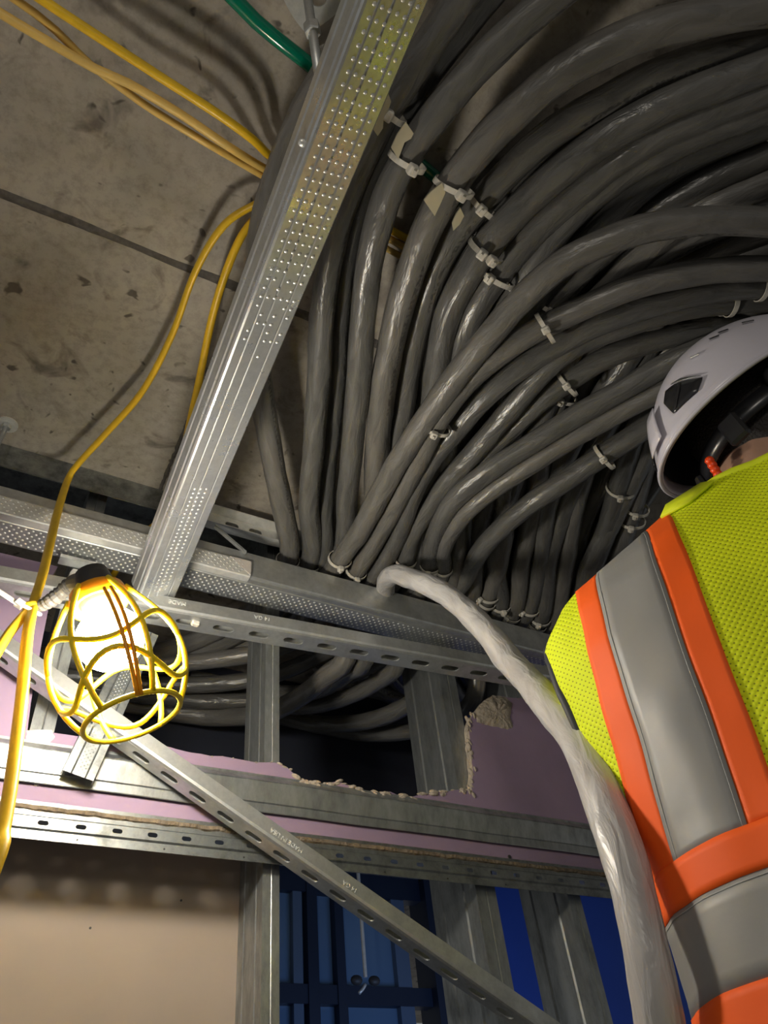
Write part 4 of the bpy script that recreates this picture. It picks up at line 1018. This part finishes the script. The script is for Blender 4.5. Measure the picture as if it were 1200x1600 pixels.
# vest
mb = MB(); P = []; Fs = []; nth = 120; hs_ = [0.90 + (1.474 - 0.90) * i / 70 for i in range(71)]
for h_ in hs_:
    for k in range(nth): P.append(vest_pt(h_, 2 * PI * k / nth, 0.004))
for i in range(70):
    for k in range(nth): Fs.append((i * nth + k, i * nth + (k + 1) % nth, (i + 1) * nth + (k + 1) % nth, (i + 1) * nth + k))
mb.add(P, Fs); vest = pbuild(mb, 'vest', 'vest', thick=0.002)
me = vest.data; uvl = me.uv_layers.new(name='UVMap')
IM = PM.inverted()
for poly in me.polygons:
    for li in poly.loop_indices:
        q = IM @ me.vertices[me.loops[li].vertex_index].co
        uvl.data[li].uv = (q.x, q.z * 1.0 - q.y * 0.35)
def band(name, xl, xr, h0, h1, mat, off, n=44, m_=6, side=1, parent=vest):
    mb = MB(); P = []; Fs = []
    for i in range(n + 1):
        h_ = h0 + (h1 - h0) * i / n
        for k in range(m_ + 1):
            x = xl(h_) * (1 - k / m_) + xr(h_) * k / m_
            p = back_pt(h_, x, off)
            if side < 0: hw, dp, yo = sec(h_); p.y = 2 * yo - p.y
            P.append(p)
    for i in range(n):
        for k in range(m_): Fs.append((i * (m_ + 1) + k, i * (m_ + 1) + k + 1, (i + 1) * (m_ + 1) + k + 1, (i + 1) * (m_ + 1) + k))
    mb.add(P, Fs); return pbuild(mb, name, mat, parent, thick=0.0012)
def lin(a, b_): return lambda h_: a + (b_ - a) * (1.42 - h_) / 0.37
WB = 1.130      # top of the waist band
cut = 1.437
for sgn in (-1, 1):
    bb = [(0.222, 0.180), (0.197, 0.155), (0.137, 0.097), (0.111, 0.072)]
    L_ = [lin(sgn * a, sgn * c) for a, c in bb]
    for fs in (1, -1):
        band('orange_stripe', L_[0], L_[1], WB, 1.425, 'hv_orange', 0.0060, side=fs)
        band('orange_stripe', L_[2], L_[3], WB, 1.466, 'hv_orange', 0.0060, side=fs)
        band('silver_stripe', L_[1], L_[2], WB, 1.452, 'silver', 0.0066, side=fs)
        for e_, hi in ((1, 1.43), (2, 1.45)):
            o_ = (lambda e_: (lambda h_: L_[e_](h_) - sgn * 0.0030 * (1 if e_ == 1 else -1)))(e_); o2 = (lambda f_: (lambda h_: f_(h_) + 0.0005))(o_)
            band('stitching', o_, o2, WB, hi, 'thread', 0.0069, m_=1, side=fs)
# waist bands wrap all the way round
def hoop(name, h0, h1, mat, off):
    mb = MB(); P = []; Fs = []; n = 110; m_ = 5
    for i in range(m_ + 1):
        for k in range(n): P.append(vest_pt(h0 + (h1 - h0) * i / m_, 2 * PI * k / n, off))
    for i in range(m_):
        for k in range(n): Fs.append((i * n + k, i * n + (k + 1) % n, (i + 1) * n + (k + 1) % n, (i + 1) * n + k))
    mb.add(P, Fs); return pbuild(mb, name, mat, vest, thick=0.0012)
hoop('orange_hoop', WB - 0.028, WB + 0.002, 'hv_orange', 0.0075); hoop('silver_hoop', WB - 0.088, WB - 0.027, 'silver', 0.0070); hoop('orange_hoop', WB - 0.115, WB - 0.087, 'hv_orange', 0.0075)
hoop('stitching', WB - 0.0312, WB - 0.0306, 'thread', 0.0074)
# dark binding round each arm opening, and the pale shirt sleeve in it
for sgn in (-1, 1):
    pts = []
    for i in range(40):
        a = 2 * PI * i / 40; h_ = 1.315 + 0.098 * math.cos(a)
        hw, dp, yo = sec(h_); y = 0.026 + 0.074 * math.sin(a)
        yy = max(-0.97, min(0.97, (y - yo) / (dp + 0.004))); x = (hw + 0.005) * (1 - abs(yy) ** EXP) ** (1 / EXP)
        pts.append(Vector((sgn * x, y, h_)))
    mb = MB(); mb.tube(pts, 0.0052, 8, closed=True); pbuild(mb, 'arm_binding', 'bind', vest)
    sh = Vector((0.162 * sgn, 0.035, 1.355)); el = Vector((0.165 * sgn, 0.30, 1.34)); wr_ = Vector((0.10 * sgn, 0.52, 1.42))
    mb = MB(); limb(mb, [(sh, 0.066), (sh.lerp(el, 0.5), 0.060), (el, 0.054), (el.lerp(wr_, 0.5), 0.048), (el.lerp(wr_, 0.85), 0.040)], 18); pbuild(mb, 'sleeve', 'shirt')
# collar roll
mb = MB(); pts = [vest_pt(1.472 + 0.004 * math.sin(2 * PI * k / 48), 2 * PI * k / 48, 0.003) for k in range(48)]
mb.tube(pts, 0.0055, 8, closed=True); pbuild(mb, 'collar', 'hv_plain', vest)
# folded collar flap on the left shoulder
mb = MB(); mb.add([back_pt(1.448, -0.120, 0.008), back_pt(1.462, -0.105, 0.014), back_pt(1.470, -0.070, 0.013), back_pt(1.458, -0.062, 0.010), back_pt(1.444, -0.092, 0.008)], [(0, 1, 2, 3, 4)]); pbuild(mb, 'collar_fold', 'hv_plain', vest, thick=0.003)
# trousers and boots
for s_ in (-1, 1):
    mb = MB(); hip = Vector((0.092 * s_, 0.0, 0.92)); kn = Vector((0.10 * s_, 0.02, 0.49)); ankle = Vector((0.105 * s_, -0.01, 0.12))
    limb(mb, [(hip, 0.104), (hip.lerp(kn, 0.5), 0.088), (kn, 0.072), (ankle, 0.060)], 20); pbuild(mb, 'trouser_leg', 'jeans')
    mb = MB(); limb(mb, [((0.105 * s_, -0.03, 0.052), 0.050), ((0.105 * s_, 0.08, 0.050), 0.048), ((0.105 * s_, 0.15, 0.044), 0.042)], 16); limb(mb, [((0.105 * s_, -0.018, 0.06), 0.052), ((0.105 * s_, -0.015, 0.15), 0.052)], 16); pbuild(mb, 'boot', 'leather')

# helmet
RX, RY, RZ = 0.112, 0.138, 0.112
def hpt(az, el, s_=1.0):
    """shell point: az 0 = front, el 0 = rim .. 1 = crown"""
    a = el * PI / 2
    x = math.sin(az); y = math.cos(az)
    rim = -0.010 - 0.034 * max(0.0, -y) ** 1.5 + 0.006 * max(0, y)          # rear hangs lower
    flare = 0.006 * (1 - el) ** 6 + (0.016 * max(0, -y) ** 4) * (1 - el) ** 3
    z = rim + (RZ - rim) * math.sin(a) ** 0.92
    c = max(0.0, math.cos(a)) ** 0.80
    ridge = 0.0025 * math.exp(-(((abs(x) - 0.42) / 0.10) ** 2)) * (1 if el > 0.12 else 0)
    return Vector((x * ((RX + flare) * c + ridge * c) * s_, y * ((RY + flare) * c) * s_, z * (1 if s_ == 1 else 0.985)))
mb = MB(); P = []; Fs = []; na, ne = 72, 22
for j in range(ne + 1):
    el = (j / ne)
    for k in range(na): P.append(HH @ hpt(2 * PI * k / na, min(0.9995, el)))
for j in range(ne):
    for k in range(na): Fs.append((j * na + k, j * na + (k + 1) % na, (j + 1) * na + (k + 1) % na, (j + 1) * na + k))
mb.add(P, Fs); helmet = pbuild(mb, 'helmet', 'helmet'); helmet['label'] = 'white climbing-style safety helmet'
sd_ = helmet.modifiers.new('thickness', 'SOLIDIFY'); sd_.thickness = 0.004; sd_.offset = -1
mb = MB(); P = []; Fs = []
for j in range(ne + 1):
    el = 0.05 + 0.945 * (j / ne)
    for k in range(na): P.append(HH @ hpt(2 * PI * k / na, min(0.9995, el), 0.945))
for j in range(ne):
    for k in range(na): Fs.append((j * na + k, j * na + (k + 1) % na, (j + 1) * na + (k + 1) % na, (j + 1) * na + k))
mb.add(P, Fs); pbuild(mb, 'liner', 'hfoam', helmet)
# rim bead
mb = MB(); mb.tube([HH @ hpt(2 * PI * k / 90, 0.0) for k in range(90)], 0.0026, 8, closed=True); pbuild(mb, 'rim', 'helmet', helmet)
def vent(poly, mat, name, off=0.0022, sub=7):
    """shell patch from (az, el) corner polygon, filled as a fan of shell points"""
    n = len(poly); ca = sum(p[0] for p in poly) / n; ce = sum(p[1] for p in poly) / n
    def sp(az, el):
        p = hpt(az, el); nrm = Vector((p.x / RX ** 2, p.y / RY ** 2, p.z / RZ ** 2)).normalized(); return HH @ (p + nrm * off)
    pts = []
    for i in range(n):
        a, b_ = poly[i], poly[(i + 1) % n]
        for k in range(sub): f = k / sub; pts.append((a[0] * (1 - f) + b_[0] * f, a[1] * (1 - f) + b_[1] * f))
    mb = MB(); m_ = len(pts); P = [sp(*p) for p in pts] + [sp(ca + (p[0] - ca) * 0.5, ce + (p[1] - ce) * 0.5) for p in pts] + [sp(ca, ce)]
    Fs = [(i, (i + 1) % m_, m_ + (i + 1) % m_, m_ + i) for i in range(m_)] + [(m_ + i, m_ + (i + 1) % m_, 2 * m_) for i in range(m_)]
    mb.add(P, Fs); return pbuild(mb, name, mat, helmet, thick=0.001)
for s_ in (1, -1):
    A_ = lambda deg: math.radians(180 + s_ * deg)
    vent([(A_(14), 0.22), (A_(17), 0.285), (A_(24), 0.25), (A_(38), 0.12), (A_(33), 0.075), (A_(18), 0.095)], 'hblack', 'vent')
    vent([(A_(22), 0.275), (A_(29), 0.235), (A_(38), 0.135), (A_(24), 0.255)], 'galv_dull', 'vent_lip', 0.003)
    vent([(A_(19.5), 0.10), (A_(21), 0.10), (A_(28), 0.205), (A_(26.5), 0.21)], 'hfoam', 'vent_bar', 0.0034)
    for az, el in ((38, 0.31), (52, 0.35), (58, 0.36), (71, 0.32)):
        vent([(A_(az), el + 0.02), (A_(az + 5), el - 0.012), (A_(az + 5), el), (A_(az), el + 0.034)], 'hblack' if az > 45 else 'galv_bright', 'slot_or_glint')  # palest dash is a painted highlight on a slot edge, black ones are vents
# small upturned lip at the rear
vent([(math.radians(172), 0.06), (math.radians(174), 0.27), (math.radians(186), 0.29), (math.radians(186), 0.06)], 'helmet', 'rear_lip', 0.0065)
# suspension strap with ratchet wheel and orange clip
mb = MB(); P = []; Fs = []
for k in range(41):
    az = math.radians(90 + 180 * k / 40); x, y = math.sin(az) * 0.088, math.cos(az) * 0.108; z = -0.030 - 0.022 * max(0, -math.cos(az))
    P += [HH @ Vector((x, y, z - 0.011)), HH @ Vector((x, y, z + 0.011))]
for k in range(40): Fs.append((2 * k, 2 * k + 1, 2 * k + 3, 2 * k + 2))
mb.add(P, Fs); pbuild(mb, 'headband', 'hblack', helmet, thick=0.004)
for s_ in (-1, 1):
    az = math.radians(180 - s_ * 68)
    c = HH @ Vector((math.sin(az) * 0.092, math.cos(az) * 0.112, -0.030)); nrm = (HH.to_3x3() @ Vector((math.sin(az), math.cos(az), -0.25))).normalized()
    mb = MB(); mb.lathe([(0.006, 0.0), (0.008, 0.006), (0.013, 0.007), (0.016, 0.004), (0.0185, 0.0)], c, nrm, 22); pbuild(mb, 'ratchet_wheel', 'hblack', helmet)
    az = math.radians(180 - s_ * 30)
    c = HH @ Vector((math.sin(az) * 0.092, math.cos(az) * 0.115, -0.060))
    mb = MB(); mb.box(c, 0.024, 0.010, 0.034, HH.to_3x3() @ Matrix.Rotation(-az, 3, 'Z')); g_ = pbuild(mb, 'buckle', 'hblack', helmet, smooth=False); g_.modifiers.new('bevel', 'BEVEL').width = 0.003
c = HH @ Vector((0.012, -0.122, -0.078))
mb = MB()
for i in range(4): mb.ellipsoid(c + Vector((0, 0, -0.0075 * i + 0.010)), 0.0052, 0.0052, 0.0050, None, 10, 6)
clip = pbuild(mb, 'orange_clip', simple('orange_clip', (0.85, 0.07, 0.01), 0.35), helmet)

# step platform under the worker
stp = empty('step_platform', (org.x, org.y, 0)); stp.rotation_euler = (0, 0, PHI); tag(stp, 'low folding work platform under the worker', 'platform')
SM = Matrix.Translation((org.x, org.y, 0)) @ Matrix.Rotation(PHI, 4, 'Z'); ht = org.z
def sbuild(mb, name, mat):
    for i in range(len(mb.v)): mb.v[i] = SM @ mb.v[i]
    return mb.build(name, mat, stp)
mb = MB(); mb.box((0, 0.04, ht - 0.02), 0.62, 0.42, 0.04); sbuild(mb, 'deck', 'galv_dull')
for sx in (-1, 1):
    for sy in (-1, 1):
        mb = MB(); mb.tube([(sx * 0.27, 0.04 + sy * 0.17, ht - 0.03), (sx * 0.33, 0.04 + sy * 0.24, 0.0)], 0.018, 8); sbuild(mb, 'leg', 'galv_bright')
    mb = MB(); mb.tube([(sx * 0.30, 0.04 - 0.205, ht * 0.5), (sx * 0.30, 0.04 + 0.205, ht * 0.5)], 0.012, 8); sbuild(mb, 'rung', 'galv_bright')
